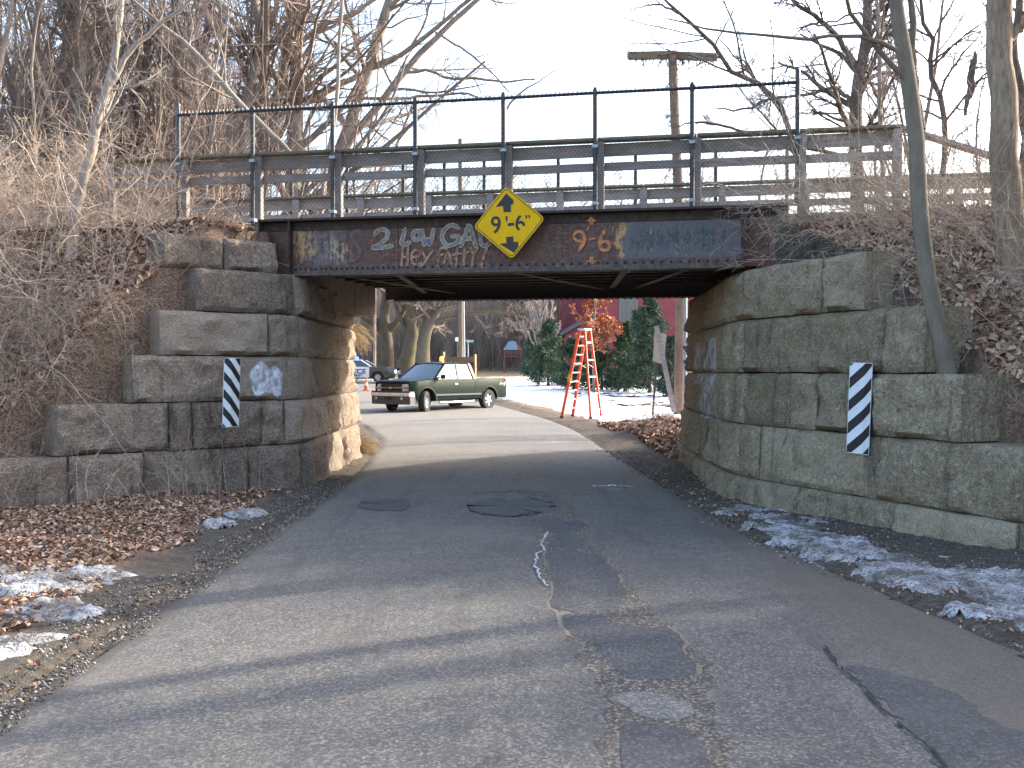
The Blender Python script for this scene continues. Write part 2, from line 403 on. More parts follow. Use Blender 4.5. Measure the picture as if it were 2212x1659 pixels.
t, c, X, Y, f1, f2 = asphalt('asphalt_fill_pale', (.125, .118, .108), (.17, .155, .135), .6)
t.bump(f2, .7, .008); M['patch2'] = t.fin(c, .85, 0, .3)
M['crack'] = simple('crack_tar', (.018, .018, .018), .9)
M['sandrim'] = simple('sand', (.165, .138, .105), .95, var=.5, vs=70)
M['ice'] = simple('salt_and_ice', (.34, .35, .36), .5, var=.5, vs=40)
def smooth_poly(pts, jit=0.0, sub=4, seed=1):
    rr = random.Random(seed); n = len(pts); o = []
    for i in range(n):
        p0, p1, p2, p3 = [pts[(i + k - 1) % n] for k in range(4)]
        for j in range(sub):
            u = j / sub
            q = [.5 * ((2 * p1[d]) + (-p0[d] + p2[d]) * u + (2 * p0[d] - 5 * p1[d] + 4 * p2[d] - p3[d]) * u * u + (-p0[d] + 3 * p1[d] - 3 * p2[d] + p3[d]) * u ** 3) for d in (0, 1)]
            o.append((q[0] + rr.uniform(-jit, jit), q[1] + rr.uniform(-jit, jit) * .5))
    return o
def road_patch(name, pts, mat, lift=.008, jit=5.5, seed=1, rim=None, kind=None):
    pp = smooth_poly(pts, jit, 5, seed)
    w_ = [ground(x, y, 0.03) for x, y in pp]
    cx = sum(p.x for p in w_) / len(w_); cy = sum(p.y for p in w_) / len(w_)
    vs = [(cx, cy, road_surf(cx, cy) + lift)]; n = len(w_); fs = []
    for k, q in enumerate((.35, .7, 1.0)):
        for p in w_:
            x = cx + (p.x - cx) * q; y = cy + (p.y - cy) * q
            vs.append((x, y, road_surf(x, y) + lift - (.003 if q == 1 else 0)))
    for j in range(n): fs.append((0, 1 + j, 1 + (j + 1) % n))
    for k in range(2):
        for j in range(n):
            a = 1 + k * n + j; b = 1 + k * n + (j + 1) % n; fs.append((a, a + n, b + n, b))
    o = link_mesh(name, vs, fs, mat, road, smooth=True)
    if rim is M['sandrim']:
        vs = [vs[0]] + [((x - cx) * 1.09 + cx, (y - cy) * 1.07 + cy, z - .0035) for x, y, z in vs[1:]]
        fs2 = [(0, 1 + j, 1 + (j + 1) % n) for j in range(n)] + [(1 + k * n + j, 1 + k * n + j + n, 1 + k * n + (j + 1) % n + n, 1 + k * n + (j + 1) % n) for k in range(2) for j in range(n)]
        link_mesh('sand_margin', vs, fs2, rim, o, smooth=True)
    elif rim:
        ring = []; fs = []
        rr = random.Random(seed + 50)
        for p in w_:
            d = Vector((p.x - cx, p.y - cy)); d.normalize(); wd = rr.uniform(.001, .007)
            ring.append((p.x - d.x * wd, p.y - d.y * wd, road_surf(p.x, p.y) + lift + .005)); ring.append((p.x + d.x * wd * 1.6, p.y + d.y * wd * 1.6, road_surf(p.x, p.y) + lift - .002))
        for j in range(n):
            if (rr.random() < .9 if (j // 5 + seed) % 4 == 0 else 0): a = 2 * j; b = 2 * ((j + 1) % n); fs.append((a, b, b + 1, a + 1))
        link_mesh('patch_rim', ring, fs, rim, o)
    return o
t, c, X, Y, f1, f2 = asphalt('asphalt_rough', (.078, .070, .062), (.165, .138, .108), .8)
t.bump(t.ma('ADD', f2, t.noise(t.pos(), 9, 5, .7)), .9, .02); M['rough'] = t.fin(c, .9, 0, .25)
def road_strip(name, cl, mat, lift=.004, seed=1):
    rr = random.Random(seed); vs = []; fs = []; q = [(a[0] + (b[0] - a[0]) * k / 6, a[1] + (b[1] - a[1]) * k / 6, a[2] + (b[2] - a[2]) * k / 6) for a, b in zip(cl[:-1], cl[1:]) for k in range(6)]
    for px, py, hw in q:
        for s in (-1, -.5, 0, .5, 1):
            p = ground(px + s * hw * (rr.uniform(.8, 1.2) if abs(s) == 1 else 1), py, .03); vs.append((p.x, p.y, road_surf(p.x, p.y) + lift - (.003 if abs(s) == 1 else 0)))
    for i in range(len(q) - 1):
        for j in range(4): a = i * 5 + j; fs.append((a, a + 5, a + 6, a + 1))
    return link_mesh(name, vs, fs, mat, road, smooth=True)
road_strip('worn_strip', [(1150, 1066, 30), (1190, 1100, 50), (1215, 1160, 55), (1255, 1240, 90), (1310, 1330, 110), (1390, 1430, 130), (1420, 1520, 110), (1440, 1620, 140), (1470, 1760, 160)], M['rough'], .004, 61)
0 and road_patch('worn_strip', [(1140, 1068), (1190, 1075), (1262, 1125), (1300, 1180), (1345, 1230), (1400, 1290), (1450, 1350), (1520, 1430), (1560, 1500), (1590, 1600), (1620, 1760), (1330, 1760), (1300, 1600), (1320, 1500), (1250, 1420), (1200, 1350), (1175, 1260), (1150, 1160), (1120, 1100)], M['rough'], .004, 12, seed=61)
road_patch('asphalt_patch', [(1005, 1098), (1060, 1084), (1150, 1085), (1200, 1096), (1190, 1112), (1110, 1120), (1030, 1114)], M['patch'], seed=2, rim=M['crack'])
road_patch('asphalt_patch', [(775, 1094), (800, 1083), (880, 1083), (872, 1104), (810, 1107)], M['patch'], seed=3)
road_patch('asphalt_patch', [(1165, 1133), (1200, 1128), (1255, 1133), (1250, 1152), (1200, 1160), (1172, 1150)], M['patch'], seed=4)
road_patch('asphalt_patch', [(1190, 1166), (1225, 1160), (1262, 1170), (1258, 1190), (1215, 1195), (1185, 1185)], M['patch'], seed=5)
road_patch('asphalt_patch', [(1180, 1200), (1220, 1196), (1300, 1212), (1330, 1250), (1350, 1290), (1330, 1330), (1230, 1335), (1195, 1320), (1190, 1260)], M['patch'], seed=6, rim=M['sandrim'])
road_patch('asphalt_patch', [(1215, 1345), (1290, 1340), (1350, 1365), (1440, 1370), (1475, 1395), (1475, 1430), (1500, 1450), (1490, 1475), (1400, 1485), (1340, 1470), (1280, 1410), (1225, 1375)], M['patch'], seed=7, rim=M['sandrim'])
road_patch('asphalt_patch', [(1330, 1520), (1400, 1510), (1480, 1530), (1500, 1555), (1450, 1573), (1370, 1555)], M['patch2'], seed=8, rim=M['sandrim'])
road_patch('asphalt_patch', [(1340, 1600), (1400, 1580), (1490, 1600), (1530, 1650), (1540, 1760), (1380, 1760)], M['patch'], seed=9, rim=M['sandrim'])
road_strip('asphalt_patch', [(1850, 1448, 25), (1930, 1480, 75), (2010, 1530, 95), (2100, 1600, 120), (2170, 1680, 120), (2230, 1780, 120)], M['patch'], .006, 63)

def road_ribbon(name, pts, wd, mat, lift=.012, seed=1, jit=6):
    rr = random.Random(seed); P_ = []
    for (a, b) in zip(pts[:-1], pts[1:]):
        for k in range(8): u = k / 8; P_.append((a[0] + (b[0] - a[0]) * u + rr.uniform(-jit, jit) * .5, a[1] + (b[1] - a[1]) * u + rr.uniform(-jit, jit) * .4))
    W = [ground(x, y, .03) for x, y in P_]; vs = []; fs = []
    for i, p in enumerate(W):
        q = W[min(i + 1, len(W) - 1)] - W[max(i - 1, 0)]; nrm = Vector((-q.y, q.x, 0)).normalized(); h = wd * rr.uniform(.15, 1)
        for sgn in (-1, 1):
            x, y = p.x + nrm.x * h * sgn, p.y + nrm.y * h * sgn; vs.append((x, y, road_surf(x, y) + lift))
    for i in range(len(W) - 1): fs.append((2 * i, 2 * i + 1, 2 * i + 3, 2 * i + 2))
    link_mesh(name, vs, fs, mat, road)
road_ribbon('crack', [(1780, 1405), (1810, 1450), (1860, 1490), (1900, 1540), (1960, 1590), (2010, 1630), (2090, 1720)], .014, M['crack'], seed=1)
road_ribbon('ice_streak', [(1186, 1160), (1170, 1180), (1174, 1196), (1158, 1212), (1156, 1236), (1170, 1262), (1184, 1276)], .013, M['ice'], seed=31, jit=9)
road_ribbon('ice_streak', [(1282, 1054), (1330, 1052), (1378, 1056)], .035, M['ice'], seed=32, jit=5)
road_ribbon('ice_streak', [(1300, 1058), (1350, 1059)], .02, M['ice'], seed=33, jit=4)
road_ribbon('crack', [(1020, 1072), (1100, 1068), (1150, 1066)], .02, M['crack'], seed=2, jit=4)
road_ribbon('crack', [(1040, 1117), (1110, 1122), (1180, 1110)], .02, M['crack'], seed=3, jit=4)

# ------------------------------------------------------------------ stone abutments
def path_fn(pts, rad=.35):
    pts = [Vector((*p, 0)) for p in pts]; out = [pts[0]]
    for i in range(1, len(pts) - 1):
        a = pts[i] + (pts[i - 1] - pts[i]).normalized() * rad; b = pts[i] + (pts[i + 1] - pts[i]).normalized() * rad
        for k in range(7): u = k / 6; out.append(a * (1 - u) ** 2 + pts[i] * 2 * u * (1 - u) + b * u * u)
    out.append(pts[-1]); out = np.array([[p.x, p.y] for p in out])
    d = np.r_[0, np.cumsum(np.hypot(*np.diff(out, axis=0).T))]
    def f(s):
        x = np.interp(s, d, out[:, 0]); y = np.interp(s, d, out[:, 1]); e = .06
        tx = np.interp(s + e, d, out[:, 0]) - np.interp(s - e, d, out[:, 0]); ty = np.interp(s + e, d, out[:, 1]) - np.interp(s - e, d, out[:, 1])
        L = math.hypot(tx, ty) or 1; return (x, y), (ty / L, -tx / L)
    return f, d[-1]
def wall_builder(pts, mat, root, batter=.05, top=3.0, seed=0, rad=.35, skew=None):
    f, L = path_fn(pts, rad); S = np.linspace(0, L, 400)
    def pxs(z):
        o = []
        for s in S:
            (x, y), n = f(s); b = batter * (top - z); o.append(project((x + n[0] * b, y + n[1] * b, z))[0])
        return np.array(o)
    def s_of(px, z):
        p = pxs(z); return float(np.interp(px, p, S))
    rr = random.Random(seed)
    def block(s0, s1, z0, z1, zt0=None, zt1=None, dark=False, push=None):
        g = .007; s0 += g; s1 -= g; z0 += g; z1 -= g
        ln = s1 - s0; nu = max(4, min(28, int(ln / .055))); nv = max(4, min(12, int((z1 - z0) / .055)))
        off = rr.uniform(-.02, .03) if push is None else push; sd = rr.uniform(0, 100); tilt = rr.uniform(-.02, .02); tz_ = rr.uniform(-.02, .02)
        vs = []; fs = []
        for j in range(nv + 1):
            for i in range(nu + 1):
                u = i / nu; v = j / nv; s = s0 + ln * u; z = z0 + (z1 - z0) * v
                eu = min(u * ln, (1 - u) * ln); ev = min(v, 1 - v) * (z1 - z0)
                if v < 1e-6 or v > 1 - 1e-6: z += .010 * mn.noise(Vector((s * 4, sd, z)))
                if u < 1e-6 or u > 1 - 1e-6: s += .010 * mn.noise(Vector((z * 5, sd, s)))
                if skew: z += skew(s, z)
                edge = 1 - math.exp(-min(eu, ev) / .022)
                p = Vector((s * 1.9 + sd, z * 2.3, sd)); r1 = mn.fractal(p, .8, 2.2, 5); rid = abs(mn.noise(Vector((s * 3.4, z * 4 + s, sd)))) + .5 * abs(mn.noise(Vector((s * 9, z * 8 - s * 2, sd + 3))))
                d = off + tilt * (u - .5) + tz_ * (v - .5) - .027 * (1 - edge) + edge * (.03 + .062 * r1 + .085 * (rid - .3))
                (x, y), n = f(s); b = d + batter * (top - z)
                vs.append((x + n[0] * b, y + n[1] * b, z))
        W_ = nu + 1
        for j in range(nv):
            for i in range(nu): a = j * W_ + i; fs.append((a, a + 1, a + 1 + W_, a + W_))
        # return faces to the back
        loop = [i for i in range(W_)] + [j * W_ + nu for j in range(1, nv + 1)] + [nv * W_ + i for i in range(nu - 1, -1, -1)] + [j * W_ for j in range(nv - 1, 0, -1)]
        base = len(vs); nl = len(loop)
        for k in loop:
            x, y, z = vs[k]; s = s0 + ln * (k % W_) / nu; (fx, fy), n = f(s); b = -.5
            vs.append((fx + n[0] * b, fy + n[1] * b, z))
        for k in range(nl): a = loop[k]; b2 = loop[(k + 1) % nl]; fs.append((b2, a, base + k, base + (k + 1) % nl))
        o = link_mesh('stone_block', vs, fs, mat, root, origin=root.location)
        for p in o.data.polygons: p.use_smooth = True
        o.data.set_sharp_from_angle(angle=R(42)); return o
    return block, s_of, L
# left abutment: wing wall -> corner -> far end
AL = thing('stone_abutment', 'tan granite block bridge abutment and wing wall at the left of the road', 'bridge abutment', (-2.95, 13.8, 0))
mat_l = M['stone_l'] = m_granite('granite_brown', [(.205, .155, .115), (.35, .27, .21), (.52, .42, .335), (.30, .225, .17)], 0)
blkL, sL, LL = wall_builder([(-7.2, 10.0), (-5.8, 11.3), (-2.95, 13.8), (-2.98, 18.7)], mat_l, AL, .045, 3.0, 3, .3)
endL = LL
coursesL = [
 (-.25, .60, [0, 150, 312, 483, 538, 652, 700, 'e']),
 (.60, 1.20, [118, 366, 416, 565, 616, 704, 735, 'e']),
 (1.20, 1.79, [286, 501, 674, 725, 'e']),
 (1.79, 2.36, [345, 580, 645, 708, 'e']),
 (2.36, 2.92, [425, 636, 712, 'e']),
 (2.92, 3.36, [356, 500, 628])]
for (z0, z1, br) in coursesL:
    ss = [endL if b == 'e' else sL(b, (z0 + z1) / 2) for b in br]
    if z0 < 0: ss[0] = 0.3
    for a, b in zip(ss[:-1], ss[1:]):
        k = max(1, round((b - a) / 1.9))
        for q in range(k): blkL(a + (b - a) * q / k, a + (b - a) * (q + 1) / k, z0, z1, push=(-.22 if z0 > 2.9 else None))
# right abutment
AR = thing('stone_abutment', 'mossy grey-green granite block bridge abutment and curved wing wall at the right', 'bridge abutment', (2.9, 12.7, 0))
mat_r = m_granite('granite_olive', [(.215, .168, .110), (.375, .302, .205), (.55, .46, .33), (.31, .25, .17)], .6, stain=None,
                  paint=[(14.0, 16.6, 1.35, 2.1, .35, .46), (13.6, 15.6, .85, 1.55, .3, .47)])
blkR, sR, LR = wall_builder([(3.18, 17.9), (2.90, 12.7), (4.44, 8.9), (6.3, 4.6)], mat_r, AR, .07, 2.9, 9, .9)
coursesR = [
 (-.35, .28, [1475, 1535, 1595, 1721, 1928, 2190, 'x']),
 (.28, .93, [1475, 1525, 1595, 1639, 1890, 2204]),
 (.93, 1.57, [1475, 1530, 1578, 1606, 1708, 1763, 1886, 2078]),
 (1.57, 2.24, [1475, 1530, 1580, 1604, 1657, 1908, 2000]),
 (2.24, 2.87, [1475, 1532, 1580, 1772, 1865])]
for (z0, z1, br) in coursesR:
    ss = []
    for b in br:
        if b == 'x': ss.append(LR - .05)
        elif b == 1475: ss.append(0.0)
        else: ss.append(sR(b, (z0 + z1) / 2))
    for a, b in zip(ss[:-1], ss[1:]):
        k = max(1, round((b - a) / 2.1))
        for q in range(k): blkR(a + (b - a) * q / k, a + (b - a) * (q + 1) / k, z0, z1)
# backing behind the inner faces, added to stop light leaking through joints
MB().hexa([(x, y, z) for z in (-.3, 2.8) for x, y in ((-3.6, 14.2), (-3.01, 14.2), (-3.04, 18.66), (-3.6, 18.66))]).build('joint_backing', M['ground'], AL, origin=AL.location)
MB().hexa([(x, y, z) for z in (-.3, 2.8) for x, y in ((3.0, 13.4), (3.8, 13.4), (4.0, 17.86), (3.215, 17.86))]).build('joint_backing', M['ground'], AR, origin=AR.location)
# white painted-over patch on the left wing wall: a thin coat that follows the face
t = NT('white_spray_paint'); P = t.pos(); n_ = t.noise(P, 60, 4, .75)
c = t.mix(t.mr(t.noise(t.scale(P, 1, 1, .3), 22, 4), .45, .6), (.62, .65, .70), (.36, .36, .38))
tr = t.n.new('ShaderNodeBsdfTransparent'); mx = t.n.new('ShaderNodeMixShader')
al = t.ma('MULTIPLY', t.mr(n_, .36, .46), t.mr(t.attr('fade'), .15, .5))
m_ = t.fin(c, .9, 0, .2); t.l.new(al, mx.inputs[0]); t.l.new(tr.outputs[0], mx.inputs[1]); t.l.new(t.b.outputs[0], mx.inputs[2]); t.l.new(mx.outputs[0], t.out.inputs[0])
M['spray'] = m_
# paint coat: sample the wing wall blocks by ray casting from in front
bpy.context.view_layer.update()
dg = bpy.context.evaluated_depsgraph_get()
def paint_coat(root, poly, nu, nv, off=.006):
    xs_ = [p[0] for p in poly]; ys_ = [p[1] for p in poly]; x0, x1, y0, y1 = min(xs_), max(xs_), min(ys_), max(ys_)
    vs = []; fade = []; ok = []
    def inside(x, y):
        c_ = False; n = len(poly)
        for i in range(n):
            (xa, ya), (xb, yb) = poly[i], poly[i - 1]
            if (ya > y) != (yb > y) and x < (xb - xa) * (y - ya) / (yb - ya) + xa: c_ = not c_
        return c_
    def dist(x, y):
        m = 1e9; n = len(poly)
        for i in range(n):
            a = Vector(poly[i]); b = Vector(poly[i - 1]); p = Vector((x, y)); ab = b - a
            u = max(0, min(1, (p - a).dot(ab) / ab.length_squared)); m = min(m, (p - a - ab * u).length)
        return m
    for j in range(nv + 1):
        for i in range(nu + 1):
            px = x0 - 4 + (x1 - x0 + 8) * i / nu; py = y0 - 4 + (y1 - y0 + 8) * j / nv; d = ray(px, py)
            hit, loc, nrm, _, ob, _ = sc.ray_cast(dg, Vector((0, 0, EYE)), d.normalized())
            good = hit and ob.name.startswith('stone_block')
            ok.append(good); vs.append(tuple(loc - d.normalized() * off if good else Vector((0, 30, -2))))
            fade.append(min(1, .3 + dist(px, py) / 12) if inside(px, py) else max(0, .3 - dist(px, py) / 12))
    fs = []
    for j in range(nv):
        for i in range(nu):
            a = j * (nu + 1) + i; q = (a, a + 1, a + nu + 2, a + nu + 1)
            if all(ok[k] for k in q) and max((Vector(vs[q[0]]) - Vector(vs[q[2]])).length, (Vector(vs[q[1]]) - Vector(vs[q[3]])).length) < .2: fs.append(q)
    o = link_mesh('spray_paint', vs, fs, M['spray'], root, origin=root.location, smooth=True, label='patch of worn white spray paint')
    ca = o.data.color_attributes.new('fade', 'FLOAT_COLOR', 'POINT')
    for k, v in enumerate(fade): ca.data[k].color = (v, v, v, 1)
paint_coat(AL, [(545, 795), (565, 778), (580, 795), (596, 788), (609, 806), (609, 850), (600, 861), (585, 850), (572, 848), (555, 862), (542, 838), (543, 820), (536, 812)], 26, 30)

# ------------------------------------------------------------------ bridge
G0 = Vector((0, 13.42, 0)); BROT = math.atan2(-.19, .9818)
ge = Vector((math.cos(BROT), math.sin(BROT), 0)); gn = Vector((math.sin(BROT), -math.cos(BROT), 0))   # gn towards the camera
def G(px, py, off=0.0):
    """pixel on the girder face plane, off metres in front -> local (s, z)"""
    p = onplane(px, py, G0 + gn * off, gn) - G0
    return p.dot(ge), p.z
def gs(px): return G(px, 520)[0]
BR = thing('girder_bridge', 'low rusty riveted steel girder bridge spanning the road between stone abutments', 'bridge', G0, BROT)
S0, S1, SA, SB = gs(567), gs(1700), gs(632), gs(1603)
t = NT('rusty_girder'); O = t.obj(); X, Y, Z = t.sep(O)
n1 = t.noise(O, 3, 6, .65); n2 = t.noise(O, 14, 6, .7); st = t.noise(t.scale(O, 6, 6, .5), 2.5, 5, .65); fn = t.noise(O, 60, 4, .7)
c = t.ramp(n2, [(.3, (.040, .025, .020)), (.5, (.105, .056, .040)), (.7, (.23, .10, .06))])
c = t.mix(t.mr(n1, .45, .68, 0, .45), c, (.026, .023, .024))
X = t.ma('ADD', X, t.mr(t.noise(O, 2.2, 6, .75), .3, .7, -.13, .13)); Z = t.ma('ADD', Z, t.mr(t.noise(t.scale(O, 4, 4, .6), 3.5, 6, .75), .3, .7, -.10, .10))
def B_(x0, x1, y0, y1, so=.05):
    a = G(x0, (y0 + y1) / 2)[0]; b = G(x1, (y0 + y1) / 2)[0]; return t.box(X, Z, a, b, G((x0 + x1) / 2, y1)[1], G((x0 + x1) / 2, y0)[1], so)
def Z3(x, y): return ((640 + x / 3.3515) / 1.15732, (440 + y / 3.3515) / 1.15732)
def Z4(x, y): return ((1260 + x / 2.989) / 1.15732, (440 + y / 2.989) / 1.15732)
def patchmask(x0, x1, y0, y1, zf, lo=.42, hi=.55, so=.06):
    a = zf(x0, y0); b = zf(x1, y1); return t.ma('MULTIPLY', B_(a[0], b[0], a[1], b[1], so), t.mr(t.ma('ADD', t.ma('MULTIPLY', st, .5), t.ma('MULTIPLY', n2, .5)), lo, hi))
c = t.mix(t.ma('MULTIPLY', patchmask(430, 740, 440, 770, Z3, .43, .55), .75), c, (.16, .165, .195))
c = t.mix(t.ma('MULTIPLY', patchmask(330, 490, 410, 690, Z3, .44, .54), .9), c, (.42, .27, .13))
c = t.mix(t.ma('MULTIPLY', patchmask(600, 790, 540, 700, Z3, .48, .56), .8), c, (.44, .34, .19))
c = t.mix(t.ma('MULTIPLY', patchmask(885, 1770, 315, 640, Z4, .38, .52), .8), c, (.15, .16, .19))
c = t.mix(t.ma('MULTIPLY', patchmask(930, 1700, 360, 600, Z4, .47, .53, .12), .9), c, (.022, .04, .045))
c = t.mix(t.ma('MULTIPLY', patchmask(950, 1520, 400, 600, Z4, .56, .61, .1), .85), c, (.42, .38, .2))
c = t.mix(t.ma('MULTIPLY', patchmask(845, 882, 325, 610, Z4, .36, .5, .012), .9), c, (.46, .27, .11))
c = t.mix(t.ma('MULTIPLY', patchmask(490, 900, 300, 640, Z4, .50, .6, .1), .45), c, (.11, .12, .16))
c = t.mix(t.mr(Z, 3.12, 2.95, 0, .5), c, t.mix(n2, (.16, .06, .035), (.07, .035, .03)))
t.bump(t.ma('ADD', n2, t.ma('MULTIPLY', fn, .5)), .55, .012)
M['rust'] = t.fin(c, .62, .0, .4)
t = NT('dark_rusty_steel'); O = t.obj(); n2 = t.noise(O, 12, 6, .7)
t.bump(n2, .5, .01); M['rust_dark'] = t.fin(t.ramp(n2, [(.3, (.016, .013, .012)), (.55, (.045, .03, .024)), (.75, (.10, .055, .038))]), .7, 0, .35)
t = NT('faded_steel'); O = t.obj(); n2 = t.noise(O, 16, 6, .7)
t.bump(n2, .5, .01); M['rust_band'] = t.fin(t.ramp(n2, [(.3, (.045, .03, .026)), (.5, (.09, .07, .062)), (.68, (.17, .12, .09))]), .7, 0, .35)

ZB, ZT = 2.93, 3.66
g = MB().box(S0, S1, 0.0, .014, ZB, ZT)
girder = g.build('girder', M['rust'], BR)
MB().box(SA - .03, SB + .03, -.13, .15, ZB - .025, ZB).build('flange', M['rust_band'], girder)          # bottom flange
MB().box(SA - .02, SB + .02, -.016, -.002, ZB + .001, ZB + .125).build('angle_leg', M['rust_band'], girder)
MB().box(S0, S1, -.15, .16, ZT, ZT + .03).build('flange', M['rust_dark'], girder)                    # top flange
MB().box(S0 + .002, S1 - .002, -.018, -.002, ZT - .12, ZT - .001).build('angle_leg', M['rust_dark'], girder)
for s_ in (SA, SB): MB().box(s_ - .012, s_ + .012, -.14, -.019, ZB + .001, ZT - .001).build('stiffener', M['rust_dark'], girder)
MB().box(S0, S0 + .02, -.14, -.02, ZB + .001, ZT - .001).build('stiffener', M['rust_dark'], girder)
MB().box(S1 - .02, S1, -.14, -.02, ZB + .001, ZT - .001).build('stiffener', M['rust_dark'], girder)
MB().box(gs(Z3(1040, 0)[0]), gs(Z3(1195, 0)[0]), -.008, -.0005, ZB + .128, ZT - .125).build('splice_plate', M['rust'], girder)
MB().box(gs(Z4(350, 0)[0]), gs(Z4(480, 0)[0]), -.008, -.0005, ZB + .128, ZT - .125).build('splice_plate', M['rust'], girder)
rv_ = MB()
def rivet(m, s, y, z, r=.016, h=.012):
    vs = [(s, y - h, z)]; k = 7
    for q, rr_ in ((.75, r * .62), (0, r)):
        for j in range(k): a = 2 * math.pi * j / k; vs.append((s + rr_ * math.cos(a), y - h * q, z + rr_ * math.sin(a)))
    fs = [(0, 1 + (j + 1) % k, 1 + j) for j in range(k)] + [(1 + j, 1 + (j + 1) % k, 1 + k + (j + 1) % k, 1 + k + j) for j in range(k)]
    m.add(vs, fs)
s_ = SA + .05
while s_ < SB - .03: rivet(rv_, s_, -.016, ZB + .075, .021, .017); s_ += (.075 if s_ < SA + 1.5 else .118)
s_ = S0 + .06
while s_ < S1 - .05: rivet(rv_, s_, -.018, ZT - .06, .014, .011); s_ += .10
for c0, zf, xs_ in ((0, Z3, (1085, 1160, 1190)), (0, Z4, (375, 440, 470))):
    for x_ in xs_:
        s_ = gs(zf(x_, 0)[0])
        for k in range(8): rivet(rv_, s_, -.008, ZB + .17 + k * .056, .011, .008)
rv_.build('rivet', M['rust_dark'], girder, kind='stuff', smooth=True)
# far girder
fg = MB().box(gs(590), gs(1680), 5.0, 5.014, ZB, ZT).build('girder', M['rust_dark'], BR)
MB().box(gs(620), gs(1640), 4.86, 5.15, ZB - .03, ZB).build('flange', M['rust_dark'], fg)
fgr = MB(); s_ = gs(625)
while s_ < gs(1630):
    for y_ in (4.92, 5.08): fgr.lathe([(.018, 0), (.014, -.012), (0, -.016)], 6, 'z', (s_, y_, ZB - .03))
    s_ += .115
fgr.build('rivet', M['rust_dark'], fg, kind='stuff')
# bracing and floor under the deck
for k, (a, b) in enumerate([((SA + .1, .2), (SA + 1.1, 4.8)), ((SA + 1.3, .2), (SA + .55, 4.8)), ((SA + 2.5, .2), (SA + 3.9, 4.8)), ((SA + 4.4, 4.8), (SB - .3, .2)), ((SB - 1.4, .2), (SA + 4.0, 4.8))]):
    MB().beam((a[0], a[1], 3.02 + .012 * k), (b[0], b[1], 3.02 + .012 * k), .10, .012).build('brace', M['rust_dark'], BR)
for k in range(9): y_ = .55 + k * .5; MB().box(S0 + .1, S1 - .1, y_ - .05, y_ + .05, 3.12, 3.4).build('stringer', M['rust_dark'], BR)
t = NT('deck_timber'); O = t.obj(); M['deck'] = t.fin(t.ramp(t.noise(t.scale(O, 6, .4, 6), 3, 4), [(.3, (.05, .04, .033)), (.7, (.14, .115, .095))]), .9)
x_ = S0 - .5
while x_ < S1 + .5:
    MB().box(x_, x_ + .19, .18, 4.83, 3.405, 3.47).build('deck_plank', M['deck'], BR); x_ += .2
# bearing shelf back walls
MB().box(SA - .75, SA - .35, .4, 4.6, 2.6, 3.4).build('back_wall', M['stone_l'], BR)
MB().box(SB + .35, SB + .75, .4, 4.6, 2.6, 3.4).build('back_wall', M['stone_l'], BR)

# graffiti ribbons on the girder face
M['g_grey'] = simple('grey_spray', (.20, .195, .225), .8, var=.4, vs=25)
M['g_yel'] = simple('pale_yellow_spray', (.44, .37, .20), .8, var=.4, vs=30)
M['g_tan'] = simple('tan_spray', (.34, .205, .135), .8, var=.5, vs=22)
M['g_or'] = simple('orange_paint', (.46, .19, .075), .8, var=.45, vs=25)
M['g_ghost'] = simple('faded_spray', (.155, .14, .15), .85, var=.35, vs=30)
for k_ in ('g_grey', 'g_yel', 'g_tan', 'g_or', 'g_ghost'):      # thin, flaking spray: rust shows through the worn spots
    m_ = M[k_]; nt_ = m_.node_tree; ou = [x for x in nt_.nodes if x.type == 'OUTPUT_MATERIAL'][0]; pb = [x for x in nt_.nodes if x.type == 'BSDF_PRINCIPLED'][0]
    tc_ = nt_.nodes.new('ShaderNodeTexCoord'); no = nt_.nodes.new('ShaderNodeTexNoise'); no.inputs['Scale'].default_value = 16; no.inputs['Detail'].default_value = 7; no.inputs['Roughness'].default_value = .8
    mr_ = nt_.nodes.new('ShaderNodeMapRange'); mr_.inputs[1].default_value = .36; mr_.inputs[2].default_value = .50; mr_.inputs[3].default_value = .3 if k_ != 'g_ghost' else 0; mr_.inputs[4].default_value = .95 if k_ != 'g_ghost' else .6
    tr_ = nt_.nodes.new('ShaderNodeBsdfTransparent'); mx_ = nt_.nodes.new('ShaderNodeMixShader')
    nt_.links.new(tc_.outputs['Object'], no.inputs['Vector']); nt_.links.new(no.outputs['Fac'], mr_.inputs[0]); nt_.links.new(mr_.outputs[0], mx_.inputs[0]); nt_.links.new(tr_.outputs[0], mx_.inputs[1]); nt_.links.new(pb.outputs[0], mx_.inputs[2]); nt_.links.new(mx_.outputs[0], ou.inputs[0])
def spline(pts, sub=6):
    if len(pts) < 3: return [tuple(pts[0][d] + (pts[-1][d] - pts[0][d]) * k / sub for d in (0, 1)) for k in range(sub + 1)]
    P_ = [pts[0]] + list(pts) + [pts[-1]]; o = []
    for i in range(1, len(P_) - 2):
        p0, p1, p2, p3 = P_[i - 1:i + 3]
        for j in range(sub):
            u = j / sub; o.append(tuple(.5 * (2 * p1[d] + (-p0[d] + p2[d]) * u + (2 * p0[d] - 5 * p1[d] + 4 * p2[d] - p3[d]) * u * u + (-p0[d] + 3 * p1[d] - 3 * p2[d] + p3[d]) * u ** 3) for d in (0, 1)))
    o.append(tuple(pts[-1])); return o
